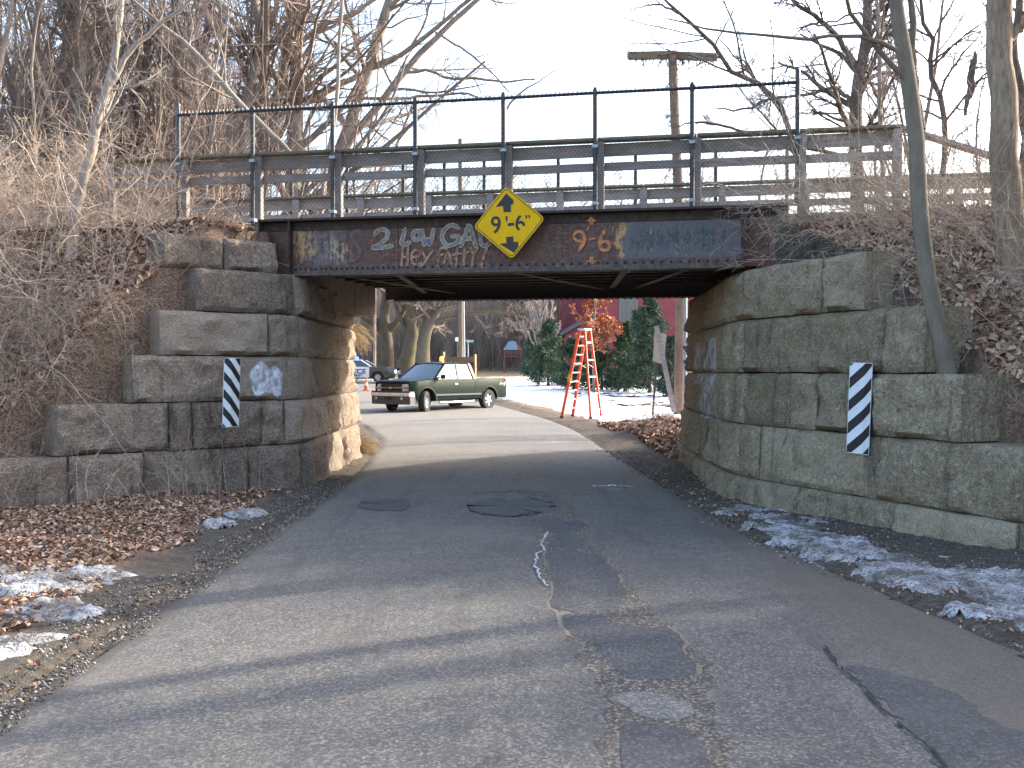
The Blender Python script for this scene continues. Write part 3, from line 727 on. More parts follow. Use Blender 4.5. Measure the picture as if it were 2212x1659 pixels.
def stroke(mb, pts, wd, zf, lift, seed=0, sub=6, drip=0):
    rr = random.Random(seed + len(pts)); q = spline(pts, sub); q = [G(*zf(x, y)) for x, y in q]; w2 = wd / 1000 / 2
    L_, R_ = [], []
    n = len(q)
    for i, p in enumerate(q):
        a = q[max(0, i - 1)]; b = q[min(n - 1, i + 1)]; tx, tz2 = b[0] - a[0], b[1] - a[1]; l = math.hypot(tx, tz2) or 1
        h = w2 * rr.uniform(.88, 1.12); L_.append((p[0] - tz2 / l * h, -lift, p[1] + tx / l * h)); R_.append((p[0] + tz2 / l * h, -lift, p[1] - tx / l * h))
    def cap(p, sgn, i):
        a = q[i]; b = q[i + (1 if i == 0 else -1)]; tx, tz2 = a[0] - b[0], a[1] - b[1]; l = math.hypot(tx, tz2) or 1; tx /= l; tz2 /= l
        return [(a[0] + w2 * (math.cos(t_) * tx - math.sin(t_) * tz2), -lift, a[1] + w2 * (math.cos(t_) * tz2 + math.sin(t_) * tx)) for t_ in (1.1, .5, 0, -.5, -1.1)]
    base = len(mb.v); vs = []
    for a, b in zip(L_, R_): vs += [a, b]
    fs = [(2 * i, 2 * i + 1, 2 * i + 3, 2 * i + 2) for i in range(n - 1)]
    mb.add(vs, fs)
    for i in (0, n - 1):
        cp = cap(None, 1, i); mb.add([(q[i][0], -lift, q[i][1])] + cp, [(0, k, k + 1) for k in range(1, 5)])
    for k in range(drip):
        i = rr.randrange(n); x, z = q[i]; d = rr.uniform(.02, .07); mb.add([(x - .005, -lift, z), (x + .005, -lift, z), (x + .003, -lift, z - w2 - d), (x - .002, -lift, z - w2 - d)], [(0, 1, 2, 3)])
def circ(cx, cy, rx, ry, a0=0, a1=360, n=10): return [(cx + rx * math.cos(R(a0 + (a1 - a0) * k / n)), cy + ry * math.sin(R(a0 + (a1 - a0) * k / n))) for k in range(n + 1)]
outl = [
 [(1000, 490), (1030, 458), (1075, 450), (1108, 480), (1090, 530), (1040, 572), (988, 603), (1060, 600), (1138, 588)],
 [(1252, 450), (1240, 500), (1222, 555), (1240, 578), (1288, 560)],
 circ(1350, 500, 32, 38),
 [(1395, 460), (1403, 520), (1415, 575), (1440, 530), (1458, 575), (1478, 520), (1490, 455)],
 [(1695, 435), (1645, 412), (1590, 445), (1562, 510), (1590, 572), (1640, 582), (1692, 552), (1700, 512), (1650, 505)],
 [(1722, 585), (1755, 500), (1787, 418), (1815, 490), (1842, 585)], [(1752, 530), (1820, 525)],
 [(1885, 480), (1882, 540), (1905, 583), (1945, 583), (1960, 560)]]
GR = MB(); GY = MB(); lf = .0195
for k, q in enumerate(outl):
    stroke(GY, q, 62, Z3, lf, k); stroke(GR, q, 42, Z3, lf + .0012, k)
GY.build('graffiti', M['g_yel'], girder, label='yellow outline of the sprayed words 2 LOW GAU'); GR.build('graffiti', M['g_grey'], girder, label='grey fill of the sprayed words 2 LOW GAU')
GT = MB()
for k, q in enumerate([[(1237, 590), (1228, 690), (1222, 755)], [(1278, 590), (1275, 690), (1268, 768)], [(1230, 682), (1272, 676)],
     [(1308, 680), (1365, 676), (1376, 640), (1335, 622), (1305, 668), (1318, 730), (1360, 745), (1388, 728)], [(1402, 640), (1428, 695)], [(1482, 630), (1440, 690), (1392, 750), (1345, 742)],
     [(1605, 612), (1555, 606), (1537, 650), (1526, 758)], [(1522, 668), (1572, 656)], [(1578, 728), (1612, 640), (1642, 735)], [(1590, 697), (1636, 692)],
     [(1690, 602), (1684, 670), (1680, 742)], [(1652, 662), (1718, 650)], [(1750, 602), (1748, 670), (1745, 738)], [(1722, 652), (1780, 640)],
     [(1800, 600), (1828, 668)], [(1862, 600), (1825, 675), (1812, 752)], [(1938, 612), (1900, 702)], [(1892, 738), (1894, 752)]]):
    stroke(GT, q, 33 if k != 17 else 55, Z3, lf + .0024, k, drip=2)
GT.build('graffiti', M['g_tan'], girder, label='tan sprayed words Hey fAttY with drips')
GH = MB()
stroke(GH, [(905, 500), (850, 460), (805, 500), (835, 560), (872, 620), (860, 685), (800, 718)], 50, Z3, lf, 3)
stroke(GH, [(750, 470), (750, 600)], 40, Z3, lf, 4); stroke(GH, [(690, 470), (770, 475)], 30, Z3, lf, 5)
GH.build('graffiti', M['g_ghost'], girder, label='faded grey sprayed S and strokes')
for q in ([(285, 522), (345, 535), (315, 592)], [(415, 480), (405, 580)]):
    GH = MB(); stroke(GH, q, 30, Z4, lf, 7); GH.build('graffiti', M['g_ghost'], girder)
GO = MB()
stroke(GO, circ(563, 452, 38, 36), 42, Z4, lf, 1); stroke(GO, [(603, 445), (598, 495), (560, 558)], 46, Z4, lf + .0008, 2)
stroke(GO, [(641, 476), (676, 468)], 22, Z4, lf, 3); stroke(GO, circ(755, 522, 36, 34), 44, Z4, lf, 4); stroke(GO, [(752, 412), (722, 470), (716, 525)], 44, Z4, lf + .0008, 5)
stroke(GO, [(637, 372), (622, 406)], 22, Z4, lf, 6); stroke(GO, [(820, 380), (812, 412)], 18, Z4, lf, 7); stroke(GO, [(848, 392), (838, 420)], 18, Z4, lf, 8)
for cy, sg in ((338, 1), (635, -1)):
    P_ = [G(*Z4(x, y)) for x, y in [(612, cy + 5 * sg), (653, cy - 32 * sg), (697, cy + 5 * sg), (670, cy + 2 * sg), (668, cy + 30 * sg), (640, cy + 30 * sg), (638, cy + 2 * sg)]]
    GO.add([(s, -lf - .001, z) for s, z in P_], [(0, 1, 2, 3, 6), (3, 4, 5, 6)])
GO.build('graffiti', M['g_or'], girder, label="orange painted numbers 9'-6\" with arrows")

# ------------------------------------------------------------------ clearance sign
def text_mesh(s, size, bold=0.0, shear=0.0):
    cu = bpy.data.curves.new('lettering', 'FONT'); cu.body = s; cu.size = size; cu.align_x = 'CENTER'; cu.align_y = 'CENTER'; cu.offset = bold; cu.shear = shear; cu.fill_mode = 'FRONT'; cu.resolution_u = 4
    o = bpy.data.objects.new('lettering', cu); C.objects.link(o); bpy.context.view_layer.update()
    me = bpy.data.meshes.new_from_object(o, depsgraph=bpy.context.evaluated_depsgraph_get())
    vs = [tuple(v.co) for v in me.vertices]; fs = [tuple(p.vertices) for p in me.polygons]
    bpy.data.objects.remove(o); bpy.data.curves.remove(cu); bpy.data.meshes.remove(me)
    return vs, fs
M['yellow'] = simple('sign_yellow', (.66, .385, .003), .5, 0, .15, var=.08, vs=5)
M['black'] = simple('sign_black', (.015, .015, .018), .5)
M['alu'] = simple('aluminium', (.45, .46, .48), .4, .7)
sc_c = onplane(1099.5, 481, G0 + gn * .2, gn)
SG = thing('clearance_sign', "yellow diamond low clearance sign reading 9'-6\" hung on the girder", 'road sign', sc_c, BROT)
half = 78.5 / F * (sc_c - Vector((0, 0, EYE))).length
def dia(r, rad=0.0):
    a0 = R(5); pts = []
    for k in range(4):
        a = a0 + math.pi / 2 * k; c_ = Vector((math.cos(a), math.sin(a))); n1 = Vector((math.cos(a - math.pi / 2), math.sin(a - math.pi / 2))); n2 = Vector((math.cos(a + math.pi / 2), math.sin(a + math.pi / 2)))
        cn = c_ * r; e1 = (n1 * r - cn).normalized(); e2 = (n2 * r - cn).normalized()
        for q in range(5): u = q / 4; pts.append(cn + e1 * rad * (1 - u) ** 2 + e2 * rad * u * u)
    return [(p.x, p.y) for p in pts]
def sgn_bend(u, v, d): return (u, -d - .02 * abs(min(0, v + .08)) ** 1.0 + .004 * math.sin(u * 9), v)
def flat(mb, pts, d): mb.add([sgn_bend(u, v, d) for u, v in pts], [tuple(range(len(pts)))])
def ring(mb, a, b, d):
    n = len(a); mb.add([sgn_bend(u, v, d) for u, v in a] + [sgn_bend(u, v, d) for u, v in b], [(i, (i + 1) % n, n + (i + 1) % n, n + i) for i in range(n)])
mb = MB(); P_ = dia(half, .07); n = len(P_)
vs = [sgn_bend(u * q, v * q, .003 * side) for side in (0, 1) for q in (1, .8, .6, .4, .2) for u, v in P_] + [sgn_bend(0, 0, 0), sgn_bend(0, 0, .003)]
fs = []
for side in (0, 1):
    b0 = side * 5 * n
    for k in range(4):
        for i in range(n): a = b0 + k * n + i; b = b0 + k * n + (i + 1) % n; fs.append((a, b, b + n, a + n))
    for i in range(n): fs.append((b0 + 4 * n + i, b0 + 4 * n + (i + 1) % n, 10 * n + side))
for i in range(n): fs.append((i, (i + 1) % n, 5 * n + (i + 1) % n, 5 * n + i))
plate = mb.add(vs, fs).build('plate', M['yellow'], SG)
mb = MB(); ring(mb, dia(half - .022, .06), dia(half - .036, .055), .0045); mb.build('border', M['black'], plate)
K = half / 78.5
def sp(x, y): return ((x - 1099.5) * K, (481 - y) * K)
def S2(x, y): return ((850 + x / 2.572) / 1.15732, (y / 2.572) / 1.15732)
up = [sp(*S2(*p)) for p in [(1070, 1245), (1147, 1320), (1100, 1318), (1100, 1365), (1052, 1365), (1048, 1325), (1002, 1330)]]
dn = [sp(*S2(*p)) for p in [(1068, 1522), (1114, 1520), (1118, 1556), (1172, 1552), (1120, 1624), (1026, 1565), (1072, 1560)]]
for P2 in (up, dn): mb = MB(); flat(mb, P2, .0045); mb.build('arrow', M['black'], plate)
def put_text(s, size, cx, cy, rot, parent, mat, d, bold=0.0, fn=None, sx=1.0, name='lettering', shear=0.0):
    vs, fs = text_mesh(s, size, bold, shear); c_, s_ = math.cos(rot), math.sin(rot)
    V_ = []
    for (x, y, z) in vs:
        x *= sx; u = cx + x * c_ - y * s_; v = cy + x * s_ + y * c_
        V_.append(fn(u, v, d) if fn else (u, -d, v))
    return link_mesh(name, V_, fs, mat, parent)
for s, x, y, sz in (('9', 1004, 1450, .315), ('-', 1098, 1430, .34), ('6', 1158, 1438, .315), ("'", 1074, 1440, .24), ('"', 1210, 1425, .24)):
    u, v = sp(*S2(x, y)); put_text(s, sz, u, v, R(4), plate, M['black'], .0045, .004, sgn_bend, .95)
MB().lathe([(.008, 0), (.008, -.006), (0, -.009)], 8, 'y', (0, -.0032, .0)).build('bolt', M['alu'], SG)
MB().box(-.03, .03, .0, .185, -.02, .02).build('bracket', M['alu'], SG)
MB().box(-.03, .03, .0, .185, .16, .2).build('bracket', M['alu'], SG)

# ------------------------------------------------------------------ fences on the bridge
M['fence'] = simple('black_vinyl', (.025, .028, .036), .4, 0, .5)
M['galv'] = simple('galvanised', (.30, .32, .34), .5, .5)
t = NT('weathered_wood'); P = t.pos(); n_ = t.noise(t.scale(P, .7, 3, 9), 5, 6, .7); n2 = t.noise(P, 2.5, 4)
c = t.ramp(n_, [(.28, (.19, .165, .155)), (.5, (.32, .285, .265)), (.75, (.45, .405, .375))]); c = t.mix(t.mr(n2, .5, .7, 0, .4), c, (.12, .10, .085))
c = t.mix(t.mr(t.orand(), 0, 1, 0, .35), c, (.17, .145, .12))
t.bump(n_, .5, .008); M['wood'] = t.fin(c, .85, 0, .2)
t = NT('mossy_wood'); P = t.pos(); n_ = t.noise(P, 12, 5, .7)
M['wood_cap'] = t.fin(t.ramp(n_, [(.3, (.10, .10, .06)), (.6, (.20, .19, .13)), (.8, (.30, .28, .23))]), .9)
def fence_rail(front, px_posts, group_lbl):
    pass
def Lp(px, z, yl=0.0):
    """local s on the bridge for a pixel column at height z, at local depth yl"""
    p0 = G0 - gn * yl; d = ray(px, 400); o = Vector((0, 0, EYE)); q = o + d * ((p0 - o).dot(gn) / d.dot(gn))
    return (q - G0).dot(ge)
posts = [387, 547, 720, 898, 1088, 1286, 1495, 1722]
def chain_fence(label, yl, ss, z0s, ztop=5.24, side=-1, mesh=True, dia_w=.058):
    CF = thing('chain_link_fence', label, 'fence', G0, BROT)
    for k, s in enumerate(ss):
        zt = ztop + (.10 if k in (0, len(ss) - 1) else .0)
        MB().tube([(s, yl, z0s[k]), (s, yl, zt)], .031, 10).build('post', M['fence'], CF, smooth=True)
        MB().lathe([(.033, 0), (.033, .02), (.02, .045), (0, .055)], 10, 'z', (s, yl, zt)).build('post_cap', M['fence'], CF, smooth=True)
        for z in (z0s[k] + .08, 4.52): MB().box(s - .038, s + .038, yl - .036, yl + .07, z - .02, z + .02).build('clamp', M['galv'] if side < 0 else M['fence'], CF)
    MB().tube([(s, yl + .0, ztop - .03 + .004 * (i % 2)) for i, s in enumerate(ss)], .022, 8).build('top_rail', M['fence'], CF, smooth=True)
    if mesh:
        # woven diamond wire, 3-sided strands
        a, b, z0, z1 = ss[0], ss[-1], 3.70, ztop; h = z1 - z0; r = .0022; y = yl - .034
        vs = []; fs = []; slope = 1.15; c0 = a - h / slope
        n_ = int((b - c0) / dia_w)
        for i in range(n_ + 1):
            for sgn in (1, -1):
                if sgn > 0: p = [(c0 + i * dia_w, z0), (c0 + i * dia_w + h / slope, z1)]
                else: p = [(c0 + i * dia_w + h / slope, z0), (c0 + i * dia_w, z1)]
                (xa, za), (xb, zb) = p
                def clip(x): return za + (zb - za) * (x - xa) / (xb - xa)
                if xa < a: za, xa = clip(a), a
                if xb < a: zb, xb = clip(a), a
                if xa > b: za, xa = clip(b), b
                if xb > b: zb, xb = clip(b), b
                if abs(xa - xb) < 1e-4: continue
                yo = y + (.002 if sgn > 0 else -.002); B0 = len(vs); dx, dz = xb - xa, zb - za; L_ = math.hypot(dx, dz); nx_, nz_ = -dz / L_, dx / L_
                for (x, z) in ((xa, za), (xb, zb)):
                    vs += [(x + nx_ * r, yo + r * .5, z + nz_ * r), (x - nx_ * r, yo + r * .5, z - nz_ * r), (x, yo - r, z)]
                fs += [(B0, B0 + 1, B0 + 4, B0 + 3), (B0 + 1, B0 + 2, B0 + 5, B0 + 4), (B0 + 2, B0, B0 + 3, B0 + 5)]
        link_mesh('wire_mesh', vs, np.array(fs), M['fence'], CF, kind='stuff')
        mk = MB()
        for z in (ztop - .0,):
            s = a
            while s < b: mk.box(s, s + .008, y - .004, y + .03, z - .035, z + .012); s += dia_w
        mk.build('wire_tie', M['fence'], CF, kind='stuff')
    return CF
ss = [Lp(p, 4.6, -.05) for p in posts]
chain_fence('tall black chain-link fence on the near edge of the bridge', -.07, ss, [3.55, 3.62] + [3.70] * 5 + [3.7])
ss2 = [Lp(px, 4.4, 3.75) for px in (520, 630, 750, 871, 960, 1046, 1206, 1373, 1546, 1700)]
chain_fence('black chain-link fence on the far edge of the bridge seen between the rails', 3.75, ss2, [3.7] * len(ss2), side=1, dia_w=.075)
def railing(label, yl, s0, s1, ps, boards, zpost, ends=None, pw=.11):
    W = thing('wooden_railing', label, 'railing', G0, BROT)
    for s in ps: MB().box(s - pw / 2 + .002, s + pw / 2, yl + .0, yl + .1, zpost[0], zpost[1]).build('post', M['wood'], W, bevel=.006)
    for (z0, z1) in boards:
        cuts = [s0] + [p for k, p in enumerate(ps) if k % 2 == 1 and s0 + .5 < p < s1 - .5] + [s1]
        for a, b in zip(cuts[:-1], cuts[1:]):
            dz = random.Random(int(a * 100) + int(z0 * 50)).uniform(-.012, .012)
            m = MB(); m.hexa([(a + .004, yl + .103, z0 + dz), (b - .004, yl + .103, z0), (b - .004, yl + .143, z0), (a + .004, yl + .143, z0 + dz), (a + .004, yl + .103, z1 + dz), (b - .004, yl + .103, z1), (b - .004, yl + .143, z1), (a + .004, yl + .143, z1 + dz)]).build('rail_board', M['wood'], W, bevel=.004)
    for a, b in zip(cuts[:-1], cuts[1:]): MB().box(a + .003, b - .003, yl - .03, yl + .17, boards[0][1] + .014, boards[0][1] + .05).build('cap_board', M['wood_cap'], W, bevel=.004)
    return W
nps = [Lp(244, 4.4, .1)] + [Lp(p + 10, 4.4, .05) for p in posts] + [Lp(1936, 4.4, .1)]
NR = railing('weathered wooden railing behind the black fence on the near side of the bridge', .02, nps[0] - .05, nps[-1] + .05, nps, [(4.43, 4.60), (4.24, 4.35)], (3.25, 4.605))
fps = [Lp(px, 4.2, 3.5) for px in (330, 500, 640, 780, 926, 1060, 1210, 1390, 1560, 1740, 1900, 2070, 2250)]
FRL = railing('weathered wooden railing along the far side of the trail', 3.45, fps[0], fps[-1], fps, [(4.43, 4.60), (4.24, 4.35), (4.0, 4.12)], (3.5, 4.60), pw=.12)
# sloping rail past the right end post
ez = nps[-1] + .06
e0 = G0 + ge * ez - gn * .1; e1 = at(2150, 340, 12.6)
MB().beam((ez, .1, 4.62), ((e1 - G0).dot(ge), -(e1 - G0).dot(gn), e1.z), .14, .05).build('rail_board', M['wood'], NR)
# ------------------------------------------------------------------ trees
def norm(a): return a / np.maximum(1e-9, np.linalg.norm(a, axis=-1, keepdims=True))
def tubes(Pn, Rn, k, rng):
    """Pn (B,N,3), Rn (B,N) -> verts, quads"""
    B, N, _ = Pn.shape
    T = np.empty_like(Pn); T[:, 1:-1] = Pn[:, 2:] - Pn[:, :-2]; T[:, 0] = Pn[:, 1] - Pn[:, 0]; T[:, -1] = Pn[:, -1] - Pn[:, -2]; T = norm(T)
    ref = norm(np.cross(T[:, 0], rng.normal(size=(B, 3))))[:, None, :]
    U = norm(ref - T * np.sum(ref * T, -1, keepdims=True)); V = np.cross(T, U)
    a = np.arange(k) * 2 * np.pi / k
    v = Pn[:, :, None, :] + (U[:, :, None, :] * np.cos(a)[None, None, :, None] + V[:, :, None, :] * np.sin(a)[None, None, :, None]) * Rn[:, :, None, None]
    i = np.arange(B)[:, None, None] * N * k + np.arange(N - 1)[None, :, None] * k; j = np.arange(k)[None, None, :]; j2 = (j + 1) % k
    f = np.stack([i + j, i + j2, i + j2 + k, i + j + k], -1).reshape(-1, 4)
    return v.reshape(-1, 3), f
def join(parts):
    vs = []; fs = []; b = 0
    for v, f in parts: vs.append(v); fs.append(f + b); b += len(v)
    return np.concatenate(vs), np.concatenate(fs)
def spawn(Pn, Rn, cnt, rng, t0=.25, t1=1., ang=(35, 70), ratio=.55, steps=5, curl=.12, up=.05, rr=.6, rend=.25, taper=.5, side=None, rmin=.0, lenabs=None):
    B, N, _ = Pn.shape
    cnt = np.broadcast_to(cnt, (B,)) if not np.isscalar(cnt) else np.full(B, cnt)
    idx = np.repeat(np.arange(B), cnt.astype(int)); n = len(idx)
    t = rng.uniform(t0, t1, n); x = t * (N - 1); i = np.minimum(x.astype(int), N - 2); fr = (x - i)[:, None]
    p = Pn[idx, i] * (1 - fr) + Pn[idx, i + 1] * fr; r = Rn[idx, i] * (1 - fr[:, 0]) + Rn[idx, i + 1] * fr[:, 0]
    T = norm(Pn[idx, i + 1] - Pn[idx, i]); L = np.linalg.norm(Pn[:, 1:] - Pn[:, :-1], axis=-1).sum(-1)[idx]
    q = norm(np.cross(T, rng.normal(size=(n, 3)))); a = np.radians(rng.uniform(*ang, n))[:, None]
    d = T * np.cos(a) + q * np.sin(a)
    if side is not None: d = d + np.array(side)
    d = norm(d)
    ln = L * ratio * (1 - taper * t) * rng.uniform(.6, 1.25, n)
    if lenabs is not None: ln = rng.uniform(*lenabs, n)
    out = np.empty((n, steps + 1, 3)); out[:, 0] = p
    for s in range(steps):
        d = norm(d + rng.normal(size=(n, 3)) * curl + np.array([0, 0, up])); out[:, s + 1] = out[:, s] + d * (ln / steps)[:, None]
    r0 = np.maximum(r * rr * rng.uniform(.7, 1.1, n), rmin); u = np.linspace(0, 1, steps + 1)
    return out, r0[:, None] * (1 + (rend - 1) * u[None, :])
def densify(pts, rad, N, rng=None, wob=0.0):
    pts = np.array(pts, float); rad = np.array(rad, float)
    d = np.r_[0, np.cumsum(np.linalg.norm(np.diff(pts, axis=0), axis=1))]; s = np.linspace(0, d[-1], N)
    # smooth (Catmull via cubic Hermite)
    m = np.gradient(pts, d, axis=0); out = np.empty((N, 3))
    for k, q in enumerate(s):
        i = min(len(d) - 2, int(np.searchsorted(d, q, 'right') - 1)); h = d[i + 1] - d[i]; u = (q - d[i]) / h
        out[k] = (2 * u ** 3 - 3 * u * u + 1) * pts[i] + (u ** 3 - 2 * u * u + u) * h * m[i] + (-2 * u ** 3 + 3 * u * u) * pts[i + 1] + (u ** 3 - u * u) * h * m[i + 1]
    r = np.interp(s, d, rad)
    if rng is not None and wob: out[1:-1] += rng.normal(size=(N - 2, 3)) * wob
    return out, r
def limb(pix, Y, rad_px, N=14, rng=None, wob=.0, base_ground=False, Y2=None):
    pts = []
    for k, (x, y) in enumerate(pix):
        yy = Y if Y2 is None else Y + (Y2 - Y) * k / (len(pix) - 1)
        pts.append(at(x, y, yy))
    rads = [r * Y / F for r in (rad_px if hasattr(rad_px, '__len__') else [rad_px] * len(pts))]
    if base_ground:
        p = pts[0]; z = tz(p.x, p.y)
        if p.z > z + .1: pts.insert(0, Vector((p.x, p.y, z - .1))); rads.insert(0, rads[0] * 1.25)
    return densify([tuple(p) for p in pts], rads, N, rng, wob)
def tree(name, label, limbs, mat, tmat, seed, dens=(7, 6, 5, 4), cat='tree', group=None, ang=(30, 65), up=.06, lv1=.5, curl=.13, k0=9, ratios=(.45, .5, .55), tlen=None, t0=.3, ext=None, rfloor=.0012, taper=.5, twigside=None):
    """limbs: list of (P (N,3), R (N,)) world-space"""
    rng = np.random.RandomState(seed); base = limbs[0][0][0]
    root = thing(name, label, cat, (float(base[0]), float(base[1]), float(base[2])), group=group)
    tr = [tubes(P_[None], R_[None], k0, rng) for P_, R_ in limbs]
    lv = [[P_[None], R_[None]] for P_, R_ in limbs]; tw = []
    N1 = []
    for P_, R_ in lv:
        L_ = np.linalg.norm(np.diff(P_[0], axis=0), axis=1).sum(); n1 = max(1, int(dens[0] * (L_ / 8) ** .7))
        a, b = spawn(P_, R_, n1, rng, t0, .99, ang, ratios[0], 8, curl * .8, up, .5, .3, taper); b = np.maximum(b, rfloor * 3); N1.append((a, b))
    a = np.concatenate([x[0] for x in N1]); b = np.concatenate([x[1] for x in N1])
    tr.append(tubes(a, b, 5, rng))
    c, d = spawn(a, b, dens[1], rng, .15, 1, (25, 65), ratios[1], 6, curl, up, .55, .3); d = np.maximum(d, rfloor * 1.6); tw.append(tubes(c, d, 4, rng))
    e, f = spawn(c, d, dens[2], rng, .1, 1, (25, 70), ratios[2], 4, curl, up * .5, .6, .4); f = np.maximum(f, rfloor); tw.append(tubes(e, f, 3, rng))
    if len(dens) > 3 and dens[3]:
        g, h = spawn(e, f, dens[3], rng, .1, 1, (25, 70), .6, 3, curl * 1.2, 0, .7, .6); h = np.maximum(h, rfloor * .8); tw.append(tubes(g, h, 3, rng))
    org = root.location
    v, q = join(tr); link_mesh('trunk', v, q, mat, root, smooth=True, origin=org)
    v, q = join(tw); link_mesh('crown', v, q, tmat, root, smooth=False, origin=org)
    root['_e'] = 0; del root['_e']
    return root, (a, b), (e, f)
rg = np.random.RandomState(11)
Tn = 0
# ---- trees left of and behind the bridge (main limbs traced, then depth given)
LB = lambda *a, **k: limb(*a, rng=rg, wob=.012, **k)
tree('bare_tree', 'slim pale curving tree in front of the railing at the left, catching the sun', [
    LB([(150, 560), (168, 447), (191, 349), (208, 269), (235, 181), (249, 111), (258, 60), (268, -60)], 13.2, [11, 10.5, 10, 9.5, 8.5, 7.5, 6, 4], base_ground=True),
    LB([(233, 188), (269, 128), (322, 74), (386, 20), (440, -30)], 13.2, [7, 6, 5, 4, 3])], M['bark_pale'], M['twig_pale'], 1, (11, 8, 6, 3))
tree('bare_tree', 'thick grey vine-covered tree behind the pale tree at the far left', [
    LB([(158, 520), (164, 340), (170, 170), (176, 0), (184, -160)], 20, [20, 18, 16, 14, 10], base_ground=True),
    LB([(172, 150), (140, 70), (120, -40)], 20, [8, 7, 5]), LB([(165, 300), (90, 220), (20, 160)], 20, [6, 5, 3])], M['bark_grey'], M['twig'], 2, (18, 9, 7, 4))
tree('bare_tree', 'thin dark tree bending twice above the left end of the railing', [
    LB([(300, 400), (300, 330), (296, 200), (316, 134), (326, 30), (334, -100)], 21, [9, 8, 7.5, 7, 6, 4], base_ground=True)], M['bark_dark'], M['twig_dark'], 3, (15, 8, 7, 4))
tree('bare_tree', 'crooked thin tree with a kinked top behind the leftmost fence post', [
    LB([(437, 420), (437, 336), (437, 249), (423, 202), (427, 161), (406, 128), (380, 60), (372, -60)], 20, [7, 7, 7, 6.5, 6.5, 6, 4.5, 3], base_ground=True)], M['bark_dark'], M['twig'], 4, (14, 8, 7, 4))
tree('bare_tree', 'slender leaning sapling crossing behind the fence from upper left to lower right', [
    LB([(640, 345), (582, 285), (520, 228), (462, 160), (400, 90), (345, 50), (275, -10)], 17, [4, 7, 7, 6, 5, 4, 3])], M['bark_grey'], M['twig'], 5, (12, 8, 6, 4))
tree('bare_tree', 'double-stemmed tree leaning right behind the second fence post', [
    LB([(455, 400), (470, 336), (505, 270), (538, 218), (554, 145), (566, 95), (554, 27), (545, -90)], 22, [15, 14, 13, 13, 12, 11, 9, 6], base_ground=True),
    LB([(556, 140), (600, 78), (640, 20), (676, -60)], 22, [8, 7, 6, 4]), LB([(566, 100), (590, 40), (606, -60)], 22, [6, 5, 4]),
    LB([(520, 330), (535, 250), (562, 180)], 22, [9, 8, 5])], M['bark_grey'], M['twig'], 6, (14, 8, 7, 4))
tree('bare_tree', 'tall straight thick tree rising behind the third fence post', [
    LB([(632, 470), (636, 330), (640, 200), (640, 100), (652, 0), (660, -180)], 23, [19, 17.5, 16, 14, 12.5, 8], base_ground=True),
    LB([(640, 112), (600, 60), (566, 0), (540, -60)], 23, [7, 6, 5, 3]), LB([(648, 90), (690, 60), (760, 30), (850, -30)], 23, [6, 6, 5, 3]),
    LB([(640, 330), (700, 205), (745, 170)], 23, [5, 4, 2]), LB([(645, 235), (720, 235), (800, 222)], 23, [4, 4, 2])], M['bark_grey'], M['twig'], 7, (16, 8, 7, 4), ang=(45, 80))
tree('bare_tree', 'large tree leaning right with long limbs crossing the pale sky behind the fence', [
    LB([(700, 460), (738, 310), (780, 200), (812, 95), (845, -10), (880, -140)], 26, [17, 14, 12.5, 11.5, 10, 6], base_ground=True),
    LB([(720, 370), (758, 300), (818, 228), (868, 161), (936, 87), (1036, -5), (1110, -70)], 26, [9, 9, 8, 7.5, 6.5, 5, 3]),
    LB([(660, 225), (734, 185), (801, 148), (882, 107), (936, 64), (1020, -5)], 26, [5, 6, 6, 5.5, 5, 4]),
    LB([(795, 150), (860, 125), (895, 90), (920, 40), (935, -20)], 26, [4, 3.5, 3, 2.5, 2]),
    LB([(875, 156), (925, 153), (983, 171), (1036, 170), (1087, 177), (1157, 171)], 26, [4, 3.5, 3.3, 3, 2.4, 1.6]),
    LB([(776, 212), (850, 214), (930, 208), (1000, 203), (1050, 216)], 26, [4, 3.5, 3, 2.5, 2]),
    LB([(940, 70), (1000, 105), (1060, 155), (1100, 200)], 26, [2.6, 2.4, 2, 1.2]),
    LB([(1095, 236), (1120, 205), (1160, 178), (1200, 150)], 26, [2.4, 2.2, 1.6, 1]),
    LB([(850, 30), (835, 60), (870, 45), (925, 30)], 26, [2.6, 2.4, 2, 1])], M['bark_grey'], M['twig_dark'], 8, (9, 8, 5, 3), ang=(30, 70), up=.03)
tree('bare_tree', 'thin whitish birch-like stem beside the third fence post', [
    LB([(708, 330), (722, 260), (728, 200), (733, 100), (740, 0), (742, -60)], 20, [4.5, 4.5, 4.5, 4, 3.5, 3], base_ground=True)], M['bark_pale'], M['twig'], 9, (4, 4, 4))
